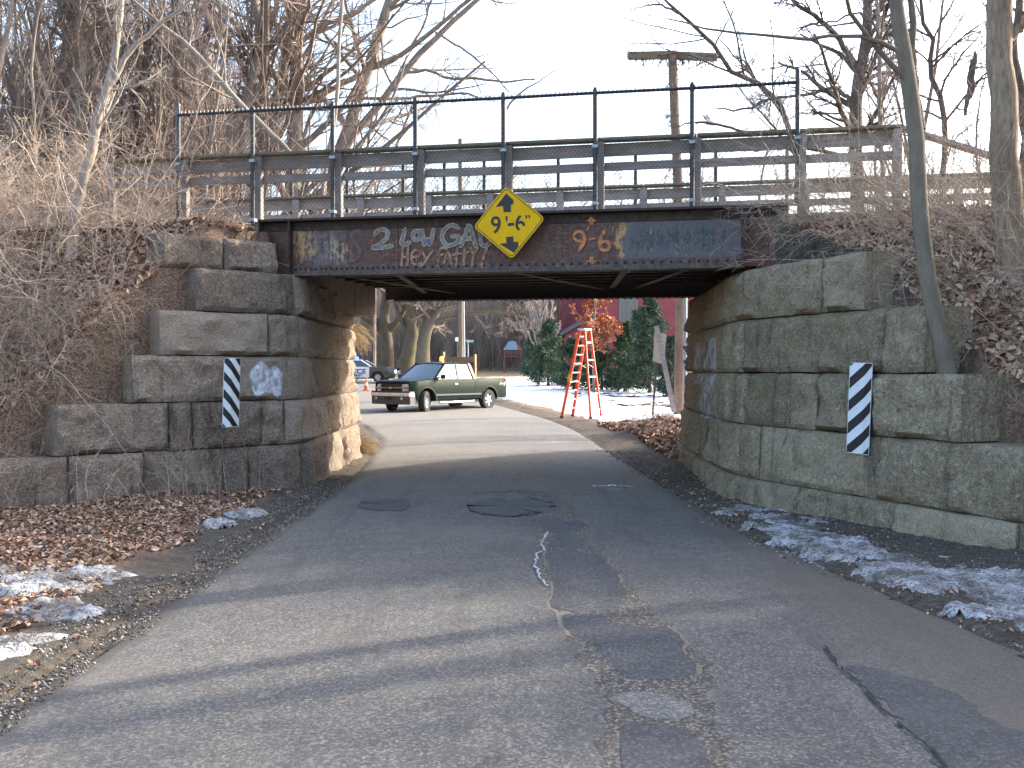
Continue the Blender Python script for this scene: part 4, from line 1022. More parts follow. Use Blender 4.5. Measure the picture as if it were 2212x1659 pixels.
# ---- right side
tree('bare_tree', 'dark tree arching from the right fence post up to the left over the bridge', [
    LB([(1735, 420), (1722, 330), (1704, 279), (1671, 202), (1637, 175), (1583, 158), (1550, 111), (1510, 66), (1469, 30), (1400, -40)], 19, [8, 7, 6, 6, 5.6, 5, 4.4, 4, 3.5, 2], base_ground=True),
    LB([(1590, 160), (1612, 150), (1613, 144), (1590, 120)], 19, [3, 2.5, 2, 1.2]), LB([(1630, 290), (1560, 272), (1500, 265), (1455, 275)], 19, [3, 3, 2.4, 1.2]),
    LB([(1469, 30), (1420, 10), (1360, 20)], 19, [2.6, 2, 1])], M['bark_dark'], M['twig_dark'], 10, (13, 9, 6, 4))
tree('bare_tree', 'vine-tangled tree forking behind the railing right of the last fence post', [
    LB([(1852, 470), (1849, 279), (1852, 188), (1865, 134), (1872, 60), (1876, -80)], 17, [15, 14, 13, 12, 11, 8], base_ground=True),
    LB([(1858, 152), (1843, 128), (1825, 101), (1795, 66), (1771, 44), (1711, 0), (1680, -30)], 17, [7, 6.5, 6, 5.5, 5, 4, 3]),
    LB([(1850, 240), (1825, 205), (1798, 186), (1790, 170)], 17, [5, 5, 4, 3]), LB([(1798, 190), (1740, 205), (1670, 212), (1590, 238), (1546, 235)], 17, [3.5, 3, 3, 2.4, 1.5])],
    M['bark_dark'], M['twig_dark'], 11, (22, 12, 7, 4), lv1=.4, up=-.03)
tree('bare_tree', 'smooth grey double-stemmed tree rising from the right bank in front of the railing', [
    LB([(2040, 800), (2020, 700), (2002, 590), (1993, 470), (1988, 370), (1976, 269), (1960, 168), (1941, 60), (1930, -60)], 9.8, [23, 20, 18.5, 17.5, 17, 17, 17, 16, 13], base_ground=True),
    LB([(1990, 280), (1976, 180), (1971, 90), (1968, -50)], 9.9, [10, 9, 8, 6]),
    LB([(1935, 108), (1900, 92), (1865, 80), (1790, 82), (1725, 85), (1650, 74), (1560, 66), (1440, 40)], 9.6, [5.5, 5, 4.5, 4, 3.8, 3.2, 2.5, 1.4]),
    LB([(1910, 100), (1870, 34), (1800, 45), (1720, 62)], 9.6, [3, 2.6, 2.2, 1.4])], M['bark_smooth'], M['twig'], 12, (3, 5, 4, 2), up=.1, t0=.8)
tree('bare_tree', 'big tan peeling tree trunk at the right edge of the picture', [
    LB([(2214, 660), (2200, 600), (2180, 500), (2170, 336), (2163, 168), (2156, 0), (2150, -200)], 10.6, [44, 37, 32, 29, 27, 26, 22], base_ground=True),
    LB([(2180, 90), (2205, 60), (2240, 0)], 10.6, [9, 9, 8])], M['bark_tan'], M['twig'], 13, (5, 6, 5, 3), k0=14, t0=.6)
tree('bare_tree', 'thin wavy vine-wrapped tree between the grey tree and the tan trunk', [
    LB([(2035, 470), (2036, 380), (2044, 302), (2030, 210), (2008, 140), (2022, 90), (2000, 60), (1985, -40)], 13.5, [7, 6.5, 6, 6, 5.5, 5, 4.5, 3], base_ground=True)], M['bark_dark'], M['twig_dark'], 14, (18, 10, 7, 4), up=-.05)
tree('bare_tree', 'thin straight sapling just right of the vine-tangled tree', [
    LB([(1908, 420), (1902, 300), (1898, 100), (1888, -60)], 15.5, [5, 5, 4.5, 3.5], base_ground=True)], M['bark_grey'], M['twig'], 15, (14, 9, 6, 4))
tree('bare_tree', 'dark vine-hung tree behind the tan trunk at the right edge', [
    LB([(2225, 420), (2215, 250), (2190, 120), (2200, 20), (2196, -90)], 12, [16, 14, 10, 8, 6], base_ground=True),
    LB([(2085, 250), (2095, 190), (2104, 130), (2106, 110)], 12.5, [3, 9, 7, 2])], M['bark_dark'], M['twig_dark'], 16, (14, 10, 7, 3), up=-.05)
# trees further along the right bank, just out of frame: they throw the streaked shade over the road
for k, (x, y, h, r) in enumerate([(7.0, 9.4, 9, .10), (9.6, 9.9, 11, .14), (7.9, 7.2, 10, .13), (6.9, 4.2, 9, .09), (8.2, 2.8, 10, .12), (7.6, 5.4, 8, .07), (9.6, 3.6, 11, .14), (10.4, 7.0, 10, .12), (8.0, 1.2, 9, .10), (8.8, 5.6, 10, .10), (11.5, 6.0, 12, .16)]):
    z = tz(x, y); rr = random.Random(k); P_, R_ = densify([(x, y, z - .1), (x + rr.uniform(-.3, .3), y + rr.uniform(-.3, .3), z + h * .4), (x + rr.uniform(-.8, .8), y + rr.uniform(-.6, .6), z + h)], [r * 1.2, r, r * .3], 10)
    tree('bare_tree', 'bare tree on the right roadside bank beyond the edge of the picture', [(P_, R_)], M['bark_grey'], M['twig'], 60 + k, ((7, 5, 3) if k < 2 else (14, 7, 5)), group='trees on the right bank beyond the edge of the picture')

# ---- prototypes for the woods, then individual copies
def proto(seed, h, r, dens, lean=.06, fork=0, mat=None, tm=None, ang=(25, 55), crown0=.3, rf=.008):
    rr = np.random.RandomState(seed); rng = rr
    P_, R_ = densify([(0, 0, -.5), (rr.uniform(-.1, .1), 0, h * .3), (h * lean * rr.uniform(-1, 1), h * lean * rr.uniform(-1, 1), h * .7), (h * lean * rr.uniform(-2, 2), 0, h)], [r * 1.25, r, r * .55, r * .12], 12, rr, .02 * h / 10)
    lim = [(P_, R_)]
    for k in range(fork):
        i = rr.randint(3, 6); az = rr.uniform(0, 6.28); d = np.array([math.cos(az), math.sin(az), 0]) * .45; L_ = h * rr.uniform(.45, .65)
        lim.append(densify([P_[i], P_[i] + (d * .6 + np.array([0, 0, .7])) * L_ * .4, P_[i] + (d + np.array([0, 0, .9])) * L_ * .8], [R_[i] * .7, R_[i] * .5, R_[i] * .15], 9, rr, .02))
    tr = [tubes(a[None], b[None], 6, rng) for a, b in lim]
    N1 = [spawn(a[None], b[None], dens[0] // (1 + (i > 0)), rng, crown0, .98, ang, .42, 6, .12, .08, .5, .3, .6) for i, (a, b) in enumerate(lim)]
    a = np.concatenate([x[0] for x in N1]); b = np.maximum(np.concatenate([x[1] for x in N1]), rf * 1.5); tr.append(tubes(a, b, 4, rng))
    c, d = spawn(a, b, dens[1], rng, .15, 1, (25, 60), .5, 4, .12, .05, .55, .4); d = np.maximum(d, rf); tr.append(tubes(c, d, 3, rng))
    e, f = spawn(c, d, dens[2], rng, .1, 1, (25, 65), .55, 3, .15, .03, .6, .5); f = np.maximum(f, rf * .7); tr.append(tubes(e, f, 3, rng))
    v, q = join(tr); me = bpy.data.meshes.new('woods_tree'); o = link_mesh('t', v, q, mat or M['bark_grey']); me = o.data; me.name = 'bare_tree'; bpy.data.objects.remove(o)
    return me
t = NT('woods_bark'); O = t.obj(); rnd = t.orand()
c = t.mix(rnd, (.19, .15, .125), (.36, .30, .255)); c = t.mix(t.mr(t.noise(O, 1.5, 5), .4, .65, 0, .6), c, (.10, .08, .066))
M['woods'] = t.fin(c, .9, 0, .1)
M['wstem'] = m_twig('wood_stems', (.15, .12, .10), (.30, .255, .22))
pr_tall = [proto(100 + k, 15, .16, (16, 7, 5), fork=k % 3, mat=M['woods'], rf=.011) for k in range(5)]
pr_thin = [proto(120 + k, 11, .07, (13, 6, 4), lean=.1, fork=k % 2, mat=M['woods'], crown0=.12, rf=.008) for k in range(5)]
pr_brush = [proto(140 + k, 4.5, .03, (12, 6, 3), lean=.16, fork=3, mat=M['woods'], crown0=.03, rf=.007) for k in range(4)]
def place(me, x, y, sc_, rz, name, label, cat, group, tilt=0):
    o = bpy.data.objects.new(name, me); C.objects.link(o); o.location = (x, y, tz(x, y)); o.scale = (sc_,) * 3; o.rotation_euler = (tilt, tilt * .5, rz)
    return tag(o, label, cat, group)
rw = random.Random(77)
def free(x, y):
    px = project((x, y, 1))[0] if y > 1 else 0
    if y > 30 and y < 130 and 740 < px < 1230 and y < 94: return False          # the open junction and lawns seen under the bridge
    if 1190 < px < 1500 and y < 100 and y > 24: return False
    if 15 < y < 60 and 690 < px < 1500: return False
    return not (road_l(y) - 3 < x < road_r(y) + 3 and y < 76)
n = 0
while n < 44:      # tall woods on the left behind the bridge, seen above it
    y = rw.uniform(21, 70); x = rw.uniform(-.54, -.13) * y
    if not free(x, y): continue
    n += 1; place(rw.choice(pr_tall), x, y, rw.uniform(.6, 1.05), rw.uniform(0, 6.28), 'bare_tree', 'bare tree of the dense woods standing to the left behind the bridge', 'tree', 'bare trees of the woods left behind the bridge', rw.uniform(-.06, .06))
n = 0
while n < 135:
    y = rw.uniform(18.5, 50); x = rw.uniform(-.56, -.10) * y
    if not free(x, y): continue
    n += 1; place(rw.choice(pr_thin), x, y, rw.uniform(.5, 1.0), rw.uniform(0, 6.28), 'sapling', 'thin bare sapling of the thicket left behind the bridge', 'sapling', 'thin saplings of the thicket left behind the bridge', rw.uniform(-.12, .12))
n = 0
while n < 70:      # right, behind the railing: sparse
    y = rw.uniform(19, 34); x = rw.uniform(.26, .56) * y
    if not free(x, y): continue
    n += 1; place(rw.choice(pr_thin[:3] + pr_brush), x, y, rw.uniform(.4, .85), rw.uniform(0, 6.28), 'sapling', 'bare sapling on the bank behind the right end of the railing', 'sapling', 'saplings on the bank behind the right end of the railing', rw.uniform(-.15, .15))
n = 0
while n < 46:      # unseen woods right of frame, added to block low sky mirrored in the truck
    y = rw.uniform(14, 75); x = rw.uniform(42, 75)
    n += 1; place(rw.choice(pr_tall), x, y, rw.uniform(.7, 1.1), rw.uniform(0, 6.28), 'bare_tree', 'unseen bare tree added beyond the right edge to block the low sky', 'tree', 'woods beyond the right edge of the picture')
n = 0
while n < 120:     # woods closing the view under the bridge
    y = rw.uniform(94, 150); x = rw.uniform(-.20, .22) * y
    if not free(x, y) and y < 94: continue
    n += 1; place(rw.choice(pr_tall + pr_thin[:2]), x, y, rw.uniform(.9, 1.4), rw.uniform(0, 6.28), 'bare_tree', 'bare grey tree of the far woods seen under the bridge', 'tree', 'far woods trees seen under the bridge')
n = 0
while n < 70:
    y = rw.uniform(84, 105); x = rw.uniform(-.20, .06) * y
    n += 1; place(rw.choice(pr_brush), x, y, rw.uniform(.35, .75), rw.uniform(0, 6.28), 'bare_shrub', 'bare shrub at the foot of the far woods', 'shrub', 'bare shrubs at the foot of the far woods')
# undergrowth closing the woods: thousands of stems nobody could count
def stems(n, fx, yr, hr, r, seed, k=3):
    rng = np.random.RandomState(seed); y = rng.uniform(*yr, n); x = rng.uniform(*fx, n) * y; px_ = CX + F * x / y; ok = ((px_ < 700) | (px_ > 1235) | (y > 84)) & ((px_ < 1215) | (px_ > 1500) | (y > 98)); x = x[ok]; y = y[ok]; n = len(x); z = terrain(x, y) - .1; h = rng.uniform(*hr, n)
    P_ = np.empty((n, 6, 3)); P_[:, 0] = np.stack([x, y, z], 1); d = norm(np.array([0, 0, 1.]) + rng.normal(size=(n, 3)) * .12)
    for s_ in range(5): d = norm(d + rng.normal(size=(n, 3)) * .07); P_[:, s_ + 1] = P_[:, s_] + d * (h / 5)[:, None]
    R_ = r * rng.uniform(.5, 1.6, n)[:, None] * np.linspace(1, .3, 6)[None]; out = [tubes(P_, R_, 3, rng)]
    a, b = spawn(P_, R_, 6, rng, .15, 1, (20, 55), .42, 3, .12, .08, .5, .4); b = np.maximum(b, r * .25); out.append(tubes(a, b, 3, rng))
    c_, d_ = spawn(a, b, 3, rng, .2, 1, (20, 60), .5, 2, .12, .05, .7, .6); d_ = np.maximum(d_, r * .2); out.append(tubes(c_, d_, 3, rng))
    return join(out)
v, q = stems(3600, (-.19, .17), (86, 128), (2.5, 10), .035, 5)
tag(link_mesh('woods_undergrowth', v, q, M['wstem']), 'dense grey-brown undergrowth of the far woods behind the junction', 'undergrowth', kind='stuff')
v, q = stems(2300, (-.56, -.12), (19, 62), (1.0, 6.5), .012, 6)
keepv = None
tag(link_mesh('woods_undergrowth', v, q, M['twig']), 'pinkish-tan undergrowth of the woods left behind the bridge', 'undergrowth', kind='stuff')

# ------------------------------------------------------------------ brush and canes (uncountable)
def canes(n, xr, yr, lenr, r, seed, cond, direc, spread, grav, curl, steps=10, side=(3, 5), srat=.45):
    rng = np.random.RandomState(seed); x = rng.uniform(*xr, n * 6); y = rng.uniform(*yr, n * 6); ok = cond(x, y); x = x[ok][:n]; y = y[ok][:n]; n = len(x)
    z = terrain(x, y) - .03; d = norm(np.array(direc) + rng.normal(size=(n, 3)) * spread); d[:, 2] = np.abs(d[:, 2]); ln = rng.uniform(*lenr, n)
    P_ = np.empty((n, steps + 1, 3)); P_[:, 0] = np.stack([x, y, z], 1); bend = rng.normal(size=(n, 3)) * curl
    for s in range(steps):
        d = norm(d + bend + rng.normal(size=(n, 3)) * curl * 1.3 - np.array([0, 0, grav])); P_[:, s + 1] = P_[:, s] + d * (ln / steps)[:, None]
    rr_ = rng.uniform(.6, 1.5, n)[:, None] * r * np.linspace(1, .4, steps + 1)[None]
    out = [tubes(P_, rr_, 3, rng)]
    a, b = spawn(P_, rr_, side[0], rng, .15, .95, (25, 70), srat, 5, curl * 1.8, -grav * .3, .7, .5, .3); b = np.maximum(b, r * .42); out.append(tubes(a, b, 3, rng))
    if side[1]: c_, d_ = spawn(a, b, side[1], rng, .1, .95, (25, 70), .5, 3, curl * 2, 0, .7, .6); d_ = np.maximum(d_, r * .33); out.append(tubes(c_, d_, 3, rng))
    return join(out)
bankL = lambda x, y: ((x < wall_xl(y) - .42) | ((y < 11.0) & (x < -5.4))) & (terrain(x, y) > .12) & (y < YN(x) + 1.5)
v, q = canes(1450, (-13, -4.5), (9.3, 15.5), (.7, 2.1), .0042, 1, bankL, (.15, -.25, 1), .55, .085, .10)
tag(link_mesh('bramble_thicket', v, q, M['cane']), 'tangled tan brambles and dead stems covering the left bank', 'brambles', kind='stuff')
v, q = canes(520, (-6.3, -3.6), (10.2, 13.6), (.3, .9), .0036, 22, lambda x, y: bankL(x, y) & (terrain(x, y) < 2.5), (.3, -.5, 1), .7, .12, .14, side=(4, 4))
tag(link_mesh('bramble_thicket', v, q, M['cane']), 'low tan brambles crowding the stepped top of the left wing wall', 'brambles', kind='stuff')
v, q = canes(260, (-13, -4.8), (9.3, 16.5), (1.6, 3.6), .0075, 2, bankL, (.1, -.15, 1), .5, .07, .09, steps=14, side=(5, 4))
tag(link_mesh('tall_brush', v, q, M['cane_grey']), 'taller arching grey canes rising out of the brambles on the left bank', 'brush', kind='stuff')
bankR = lambda x, y: (x > wall_xr(y) + .45) & (terrain(x, y) > .7) & (y < YN(x) + 1.0)
v, q = canes(1500, (3.5, 12), (8.2, 13.8), (.6, 1.9), .0042, 3, lambda x, y: bankR(x, y) & (terrain(x, y) > 1.9), (-.75, -.35, .8), .38, .045, .06, side=(4, 4))
tag(link_mesh('bramble_thicket', v, q, M['cane_grey']), 'fine grey brush leaning left over the top of the right abutment', 'brush', kind='stuff')
v, q = canes(900, (6.3, 12), (-1, 9.0), (.5, 1.5), .007, 14, lambda x, y: terrain(x, y) > 1.2, (-.1, 0, 1), .4, .03, .06, side=(5, 3))
tag(link_mesh('shade_brush', v, q, M['cane_grey']), 'unseen brush added on the right bank to shade the road', 'brush', kind='stuff')  # out-of-frame brush, added for its soft shade on the road
v, q = canes(620, (4.2, 12), (6.5, 12), (.35, 1.2), .0036, 4, bankR, (-.3, -.2, .9), .6, .09, .12, side=(4, 3))
tag(link_mesh('dead_weeds', v, q, M['cane']), 'tan dead weeds scattered on the leafy slope at the right', 'weeds', kind='stuff')
v, q = canes(70, (-7.2, -3.1), (9.2, 13), (.3, 1.0), .0035, 5, lambda x, y: (x > wall_xl(y) + .1) & (x < -3.0) & (np.hypot(x - wall_xl(y), 0) < 1.6), (0, 0, 1), .15, .02, .04, side=(3, 2))
tag(link_mesh('weed_stalks', v, q, M['cane']), 'thin dead weed stalks growing at the foot of the left wall', 'weeds', kind='stuff')
v, q = canes(240, (2.4, 5.0), (19.5, 27), (.3, .9), .006, 6, lambda x, y: x > road_r(y) + 1.0, (0, -.2, 1), .6, .12, .15, side=(4, 3))
tag(link_mesh('dead_brush', v, q, M['cane']), 'heap of dead brush beyond the bridge beside the utility pole', 'brush', kind='stuff')
# straw coloured grass hanging round the far left corner
def grass_tuft(c, n, L_, seed, spread, label, name='grass_tuft'):
    rng = np.random.RandomState(seed); P_ = np.empty((n, 6, 3)); P_[:, 0] = np.array(c) + rng.normal(size=(n, 3)) * np.array([.06, .12, .05]); d = norm(np.array([.5, -.1, .6]) + rng.normal(size=(n, 3)) * spread); ln = rng.uniform(.5, 1.1, n) * L_
    for s in range(5): d = norm(d + np.array([.05, 0, -.42])); P_[:, s + 1] = P_[:, s] + d * (ln / 5)[:, None]
    v, q = tubes(P_, np.full((n, 6), .0055) * np.linspace(1, .3, 6), 3, rng); return tag(link_mesh(name, v, q, M['straw']), label, 'grass', kind='stuff')
M['straw'] = m_twig('straw', (.30, .21, .11), (.46, .36, .22))
p = at(752, 722, 19.1); grass_tuft((p.x - .08, p.y, p.z), 240, .62, 1, .32, 'ochre dead grass hanging beside the far left corner of the underpass')
p = at(770, 960, 19.6); grass_tuft((p.x, p.y, .1), 260, .6, 2, .4, 'pale dead grass at the foot of the far left corner', 'grass_tuft')
p = at(640, 762, 14.2); grass_tuft((p.x + .0, p.y - .22, p.z), 60, .35, 3, .5, 'few dry grass blades in the joint above the white paint patch')

# ------------------------------------------------------------------ leaf litter
t = NT('dead_leaves'); i_ = t.island()
c = t.ramp(i_, [(0, (.13, .07, .042)), (.3, (.25, .135, .085)), (.55, (.37, .22, .14)), (.8, (.48, .32, .22)), (1, (.60, .46, .35))])
M['leaf'] = t.fin(c, .75, 0, .25)
def leaves(n, xr, yr, cond, size, seed, label, lift=.02, wt=None):
    rng = np.random.RandomState(seed); x = rng.uniform(*xr, n * 5); y = rng.uniform(*yr, n * 5); ok = cond(x, y); x = x[ok][:n]; y = y[ok][:n]; n = len(x)
    z = terrain(x, y) + rng.uniform(.0, lift, n); s = rng.uniform(*size, n)[:, None]
    gxx = (terrain(x + .15, y) - terrain(x - .15, y)) / .3; gyy = (terrain(x, y + .15) - terrain(x, y - .15)) / .3; nrm = norm(norm(np.stack([-gxx, -gyy, np.ones(n)], 1)) + rng.normal(size=(n, 3)) * .45); u = norm(np.cross(nrm, rng.normal(size=(n, 3)))); w_ = np.cross(nrm, u); c0 = np.stack([x, y, z], 1); cu = nrm * rng.uniform(.1, .5, n)[:, None] * s
    a = rng.uniform(.35, .7, (n, 1))
    v = np.stack([c0 - u * s, c0 - u * s * .1 + w_ * s * a + cu, c0 + u * s * .5 + w_ * s * a * .8 + cu, c0 + u * s, c0 + u * s * .4 - w_ * s * a + cu * .9, c0 - u * s * .3 - w_ * s * a + cu], 1).reshape(-1, 3)
    b = np.arange(n)[:, None] * 6; q = np.concatenate([b + np.array([[0, 1, 2, 3]]), b + np.array([[0, 3, 4, 5]])], 1).reshape(-1, 4)
    return tag(link_mesh('leaf_litter', v, q, M['leaf']), label, 'leaves', kind='stuff')
leaves(38000, (-9, -2.6), (3.2, 13.6), lambda x, y: (x > wall_xl(y) - .05) & (x < -2.75 - .45 * vnoise(x * 2, y * 2) - .35 * vnoise(x * 7, y * 7) ** 2) & (vnoise(x * 1.3 + 3, y * 1.3) > .18), (.014, .036), 1, 'brown fallen leaves covering the left roadside below the wall', .03)
leaves(60000, (-12, -3.6), (9.5, 15.5), lambda x, y: bankL(x, y), (.025, .06), 2, 'brown fallen leaves on the left bank among the brambles', .05)
leaves(36000, (3.4, 12), (5, 14), lambda x, y: bankR(x, y) | ((x > wall_xr(y) + .5) & (y < 8)), (.025, .06), 3, 'brown fallen leaves on the right bank', .05)
leaves(9000, (2.2, 7), (18.3, 29), lambda x, y: (x > road_r(y) + .9) & (x < 5.2), (.035, .08), 4, 'brown fallen leaves heaped beyond the bridge on the right', .08)
leaves(900, (-2.6, 3.4), (3, 16), lambda x, y: (np.minimum(x - road_l(y), road_r(y) - x) < .12) & (x > wall_xl(y)) & (x < wall_xr(y)), (.012, .028), 5, 'stray leaves blown along both road edges', .02)

# ------------------------------------------------------------------ snow
t = NT('old_snow'); P = t.pos(); a = t.noise(P, 14, 6, .75); b = t.noise(P, 55, 4, .7)
f = t.mr(t.ma('ADD', t.ma('MULTIPLY', a, .55), t.ma('MULTIPLY', b, .65)), .50, .62)
f = t.ma('MULTIPLY', f, t.mr(t.noise(P, 3.2, 5, .7), .40, .60, .12, 1)); c = t.mix(f, t.mix(b, (.05, .040, .032), (.16, .13, .105)), t.mix(b, (.48, .48, .49), (.80, .79, .80)))
t.bump(t.ma('ADD', a, b), .9, .03); M['snow_dirty'] = t.fin(c, .8, 0, .3)
t = NT('fresh_snow'); P = t.pos(); a = t.noise(P, 3, 5, .6); b = t.noise(P, 26, 4, .7)
c = t.mix(t.mr(a, .35, .7), (.66, .67, .70), (.82, .83, .85)); c = t.mix(t.mr(b, .66, .74, 0, .5), c, (.25, .2, .15))
t.bump(t.ma('ADD', a, t.ma('MULTIPLY', b, .2)), .4, .06); M['snow'] = t.fin(c, .6, 0, .35)
def snow(name, x0, x1, y0, y1, st, mask, hgt, mat, label, cat='snow'):
    xa = np.arange(x0, x1, st); ya = np.arange(y0, y1, st)
    def zf(X_, Y_):
        m = mask(X_, Y_); return terrain(X_, Y_) - (.08 if hgt > .15 else .04) + m * hgt + m * (fbm(X_ * 7, Y_ * 7, 3) + fbm(X_ * 21, Y_ * 21, 3) * 1.1) * min(hgt, .1) * .75
    v, q = grid_mesh(xa, ya, zf); X_, Y_ = v[:, 0], v[:, 1]; keep = mask(X_, Y_) > .25; q = q[keep[q].all(1)]
    us, inv = np.unique(q, return_inverse=True); return tag(link_mesh(name, v[us], inv.reshape(q.shape), mat, smooth=True), label, cat, kind='stuff')
def gm(cx, cy, rx, ry, X_, Y_, amp=1.2): return np.clip(1.25 - ((X_ - cx) / rx) ** 2 - ((Y_ - cy) / ry) ** 2 + amp * fbm(X_ * 4, Y_ * 4, 4) * 2, 0, 1)
snow('roadside_snow', 1.9, 4.9, 4.6, 12.9, .035, lambda x, y: np.clip((1 - np.abs(x - (road_r(y) + .55 + .08 * (9 - y) * (y < 9))) / (.55 + .09 * np.clip(10 - y, 0, 5))) * 1.45 + 3.2 * fbm(x * 3, y * 3, 5), 0, 1) * sstep(12.6, 11.4, y) * sstep(4.4, 5.5, y) * (x < wall_xr(y) - .0), .065, M['snow_dirty'], 'dirty gritty snow ridge at the foot of the right wall')
def px_patch(px, py, rx, ry, label):
    p = ground(px, py); snow('roadside_snow', p.x - rx * 1.6, p.x + rx * 1.6, p.y - ry * 1.6, p.y + ry * 1.6, .03, lambda x, y: gm(p.x, p.y, rx, ry, x, y), .085, M['snow_dirty'], label)
px_patch(60, 1270, .62, .75, 'crusty snow patch at the left edge of the picture in front of the wall')
px_patch(20, 1400, .35, .35, 'small snow scrap at the lower left edge')
px_patch(120, 1325, .3, .25, 'snow scrap with leaves beside the larger left patch')
px_patch(530, 1115, .22, .3, 'small snow scrap on the left shoulder nearest the underpass')
px_patch(475, 1136, .17, .22, 'snow scrap on the left shoulder among leaves')
def field(x, y):
    d = x - (road_r(y) + 1.05 + .8 * fbm(x * .8, y * .5, 3)); m = np.clip(d * 1.2, 0, 1) * sstep(29.5, 31.5, y + .5 * x - 1.2 + fbm(x * 2, y * 2) * 3) * sstep(73, 69, y + fbm(x * .5, y) * 3)
    sx = ((x - 6) / 4.5) ** 2; bare = (fbm(x * .45 + 3, y * .8, 4) > .16) & (y > 38) & (y < 56) & (x > 3)
    return m * np.where(bare, .1, 1)
snow('snow_field', -16, 34, 28.5, 74, .16, field, .19, M['snow'], 'bright snow lawn beyond the bridge under the spruces')

# ------------------------------------------------------------------ loose gravel along the verges
def gravel(n, xr, yr, cond, size, seed, label):
    rng = np.random.RandomState(seed); x = rng.uniform(*xr, n * 6); y = yr[0] + (yr[1] - yr[0]) * rng.uniform(0, 1, n * 6) ** 1.3; ok = cond(x, y); x = x[ok][:n]; y = y[ok][:n]; n = len(x)
    inr = (x > road_l(y)) & (x < road_r(y)); u = np.clip((x - road_l(y)) / (road_r(y) - road_l(y)), 0, 1)
    z = np.where(inr, road_z(y) + .012 + .2 * u * (1 - u) + .012 * np.where(y < 24, fbm(x * 1.1, y * .8, 3) * 1.6, 0), terrain(x, y)); s = rng.uniform(*size, n) ** 1.0
    o = np.array([[1, 0, 0], [0, 1, 0], [-1, 0, 0], [0, -1, 0], [0, 0, .8], [0, 0, -.8]]); v = (o[None] + rng.normal(size=(n, 6, 3)) * .22) * s[:, None, None]; v = v + np.stack([x, y, z + s * .3], 1)[:, None]
    f = np.array([[0, 1, 4], [1, 2, 4], [2, 3, 4], [3, 0, 4], [1, 0, 5], [2, 1, 5], [3, 2, 5], [0, 3, 5]]); q = (np.arange(n)[:, None, None] * 6 + f).reshape(-1, 3)
    tag(link_mesh('gravel', v.reshape(-1, 3), q, M['gravel'], smooth=False), label, 'gravel', kind='stuff')
t = NT('gravel_bits'); i_ = t.island(); M['gravel'] = t.fin(t.ramp(i_, [(0, (.05, .042, .036)), (.5, (.13, .11, .09)), (.85, (.24, .21, .18)), (1, (.42, .39, .35))]), .85, 0, .2)
gravel(9000, (-3.6, -1.9), (3.2, 15), lambda x, y: (x < -2.15 - .2 * vnoise(x * 3, y * 3)) & (x > wall_xl(y) + .05) & (x > -2.3 - 1.0 * vnoise(x * 1.5, y * 1.5)), (.003, .012), 1, 'loose gravel and grit along the left edge of the road')
gravel(9000, (1.5, 5.0), (3.2, 20), lambda x, y: (x > road_r(y) - .35 * vnoise(x * 3, y * 3)) & (x < wall_xr(y) - .05), (.003, .014), 2, 'loose gravel and dirt clods along the right edge of the road')
gravel(260, (-2.2, 3.2), (3.4, 18), lambda x, y: (x > road_l(y) + .1) & (x < road_r(y)), (.002, .006), 3, 'scattered grit on the road surface')
# ------------------------------------------------------------------ materials for objects
M['truck'] = simple('dark_green_paint', (.0028, .015, .012), .38, 0, .1, var=.1, coat=.08)
M['trim_black'] = simple('black_plastic', (.02, .02, .022), .5)
M['chrome'] = simple('chrome', (.62, .62, .64), .12, 1.0, var=.04)
M['bumper_grey'] = simple('grey_plastic', (.07, .07, .075), .55)
M['rubber'] = simple('tyre_rubber', (.028, .027, .026), .85, vs=20)
M['rim'] = simple('alloy', (.50, .51, .53), .3, .8)
t = NT('car_glass'); M['glass'] = t.fin((.03, .045, .05), .03, 0, .9); t.b.inputs['Coat Weight'].default_value = 1
M['lamp_clear'] = simple('headlight_glass', (.62, .64, .66), .12, .3, .8)
M['lamp_orange'] = simple('amber_lens', (.75, .28, .03), .25, 0, .6)
M['lamp_red'] = simple('red_lens', (.40, .02, .02), .25, 0, .6)
M['gold'] = simple('gold_emblem', (.55, .38, .12), .3, .6)
M['white_paint'] = simple('white_paint', (.76, .77, .78), .28, 0, .6, var=.04, coat=.8)
M['car_black'] = simple('black_paint', (.03, .032, .036), .2, .1, .6, coat=1)
M['navy'] = simple('navy_decal', (.02, .025, .10), .4)
M['beacon'] = simple('amber_beacon', (.85, .30, .03), .25, 0, .6, emit=((1, .35, .03), .6))
M['blue_lamp'] = simple('blue_flash', (.1, .3, .9), .3, emit=((.015, .08, 1.0), 1.8))
M['new_timber'] = simple('sawn_timber', (.42, .29, .16), .8, var=.2, vs=12)
M['old_board'] = simple('worn_board', (.27, .20, .13), .85, var=.25, vs=8)
M['orange_frp'] = simple('orange_fibreglass', (.72, .085, .025), .45, 0, .4, var=.08)
M['step_alu'] = simple('ladder_aluminium', (.66, .67, .68), .45, .45)
M['cone_or'] = simple('cone_orange', (.80, .12, .03), .5)
M['cone_wh'] = simple('cone_band', (.75, .75, .75), .4)
M['pole'] = m_bark('pole_wood', (.15, .10, .072), (.29, .215, .16), vs=16, st=.5)
M['pole_grey'] = m_bark('pole_wood_grey', (.12, .10, .07), (.22, .185, .14), vs=12, st=.4)
M['pole_pink'] = m_bark('pole_wood_pale', (.28, .18, .13), (.42, .30, .24), vs=12, st=.4)
M['steel_post'] = simple('rusty_post', (.075, .05, .042), .7, .2, var=.4, vs=20)
M['sign_back'] = simple('sign_back', (.34, .31, .26), .6, .2, var=.15)
M['green_sign'] = simple('green_sign', (.02, .16, .09), .4)
M['white_text'] = simple('white_lettering', (.8, .8, .8), .5, var=.02)
M['siding'] = None
t = NT('red_clapboard'); P = t.pos(); X, Y, Z = t.sep(P)
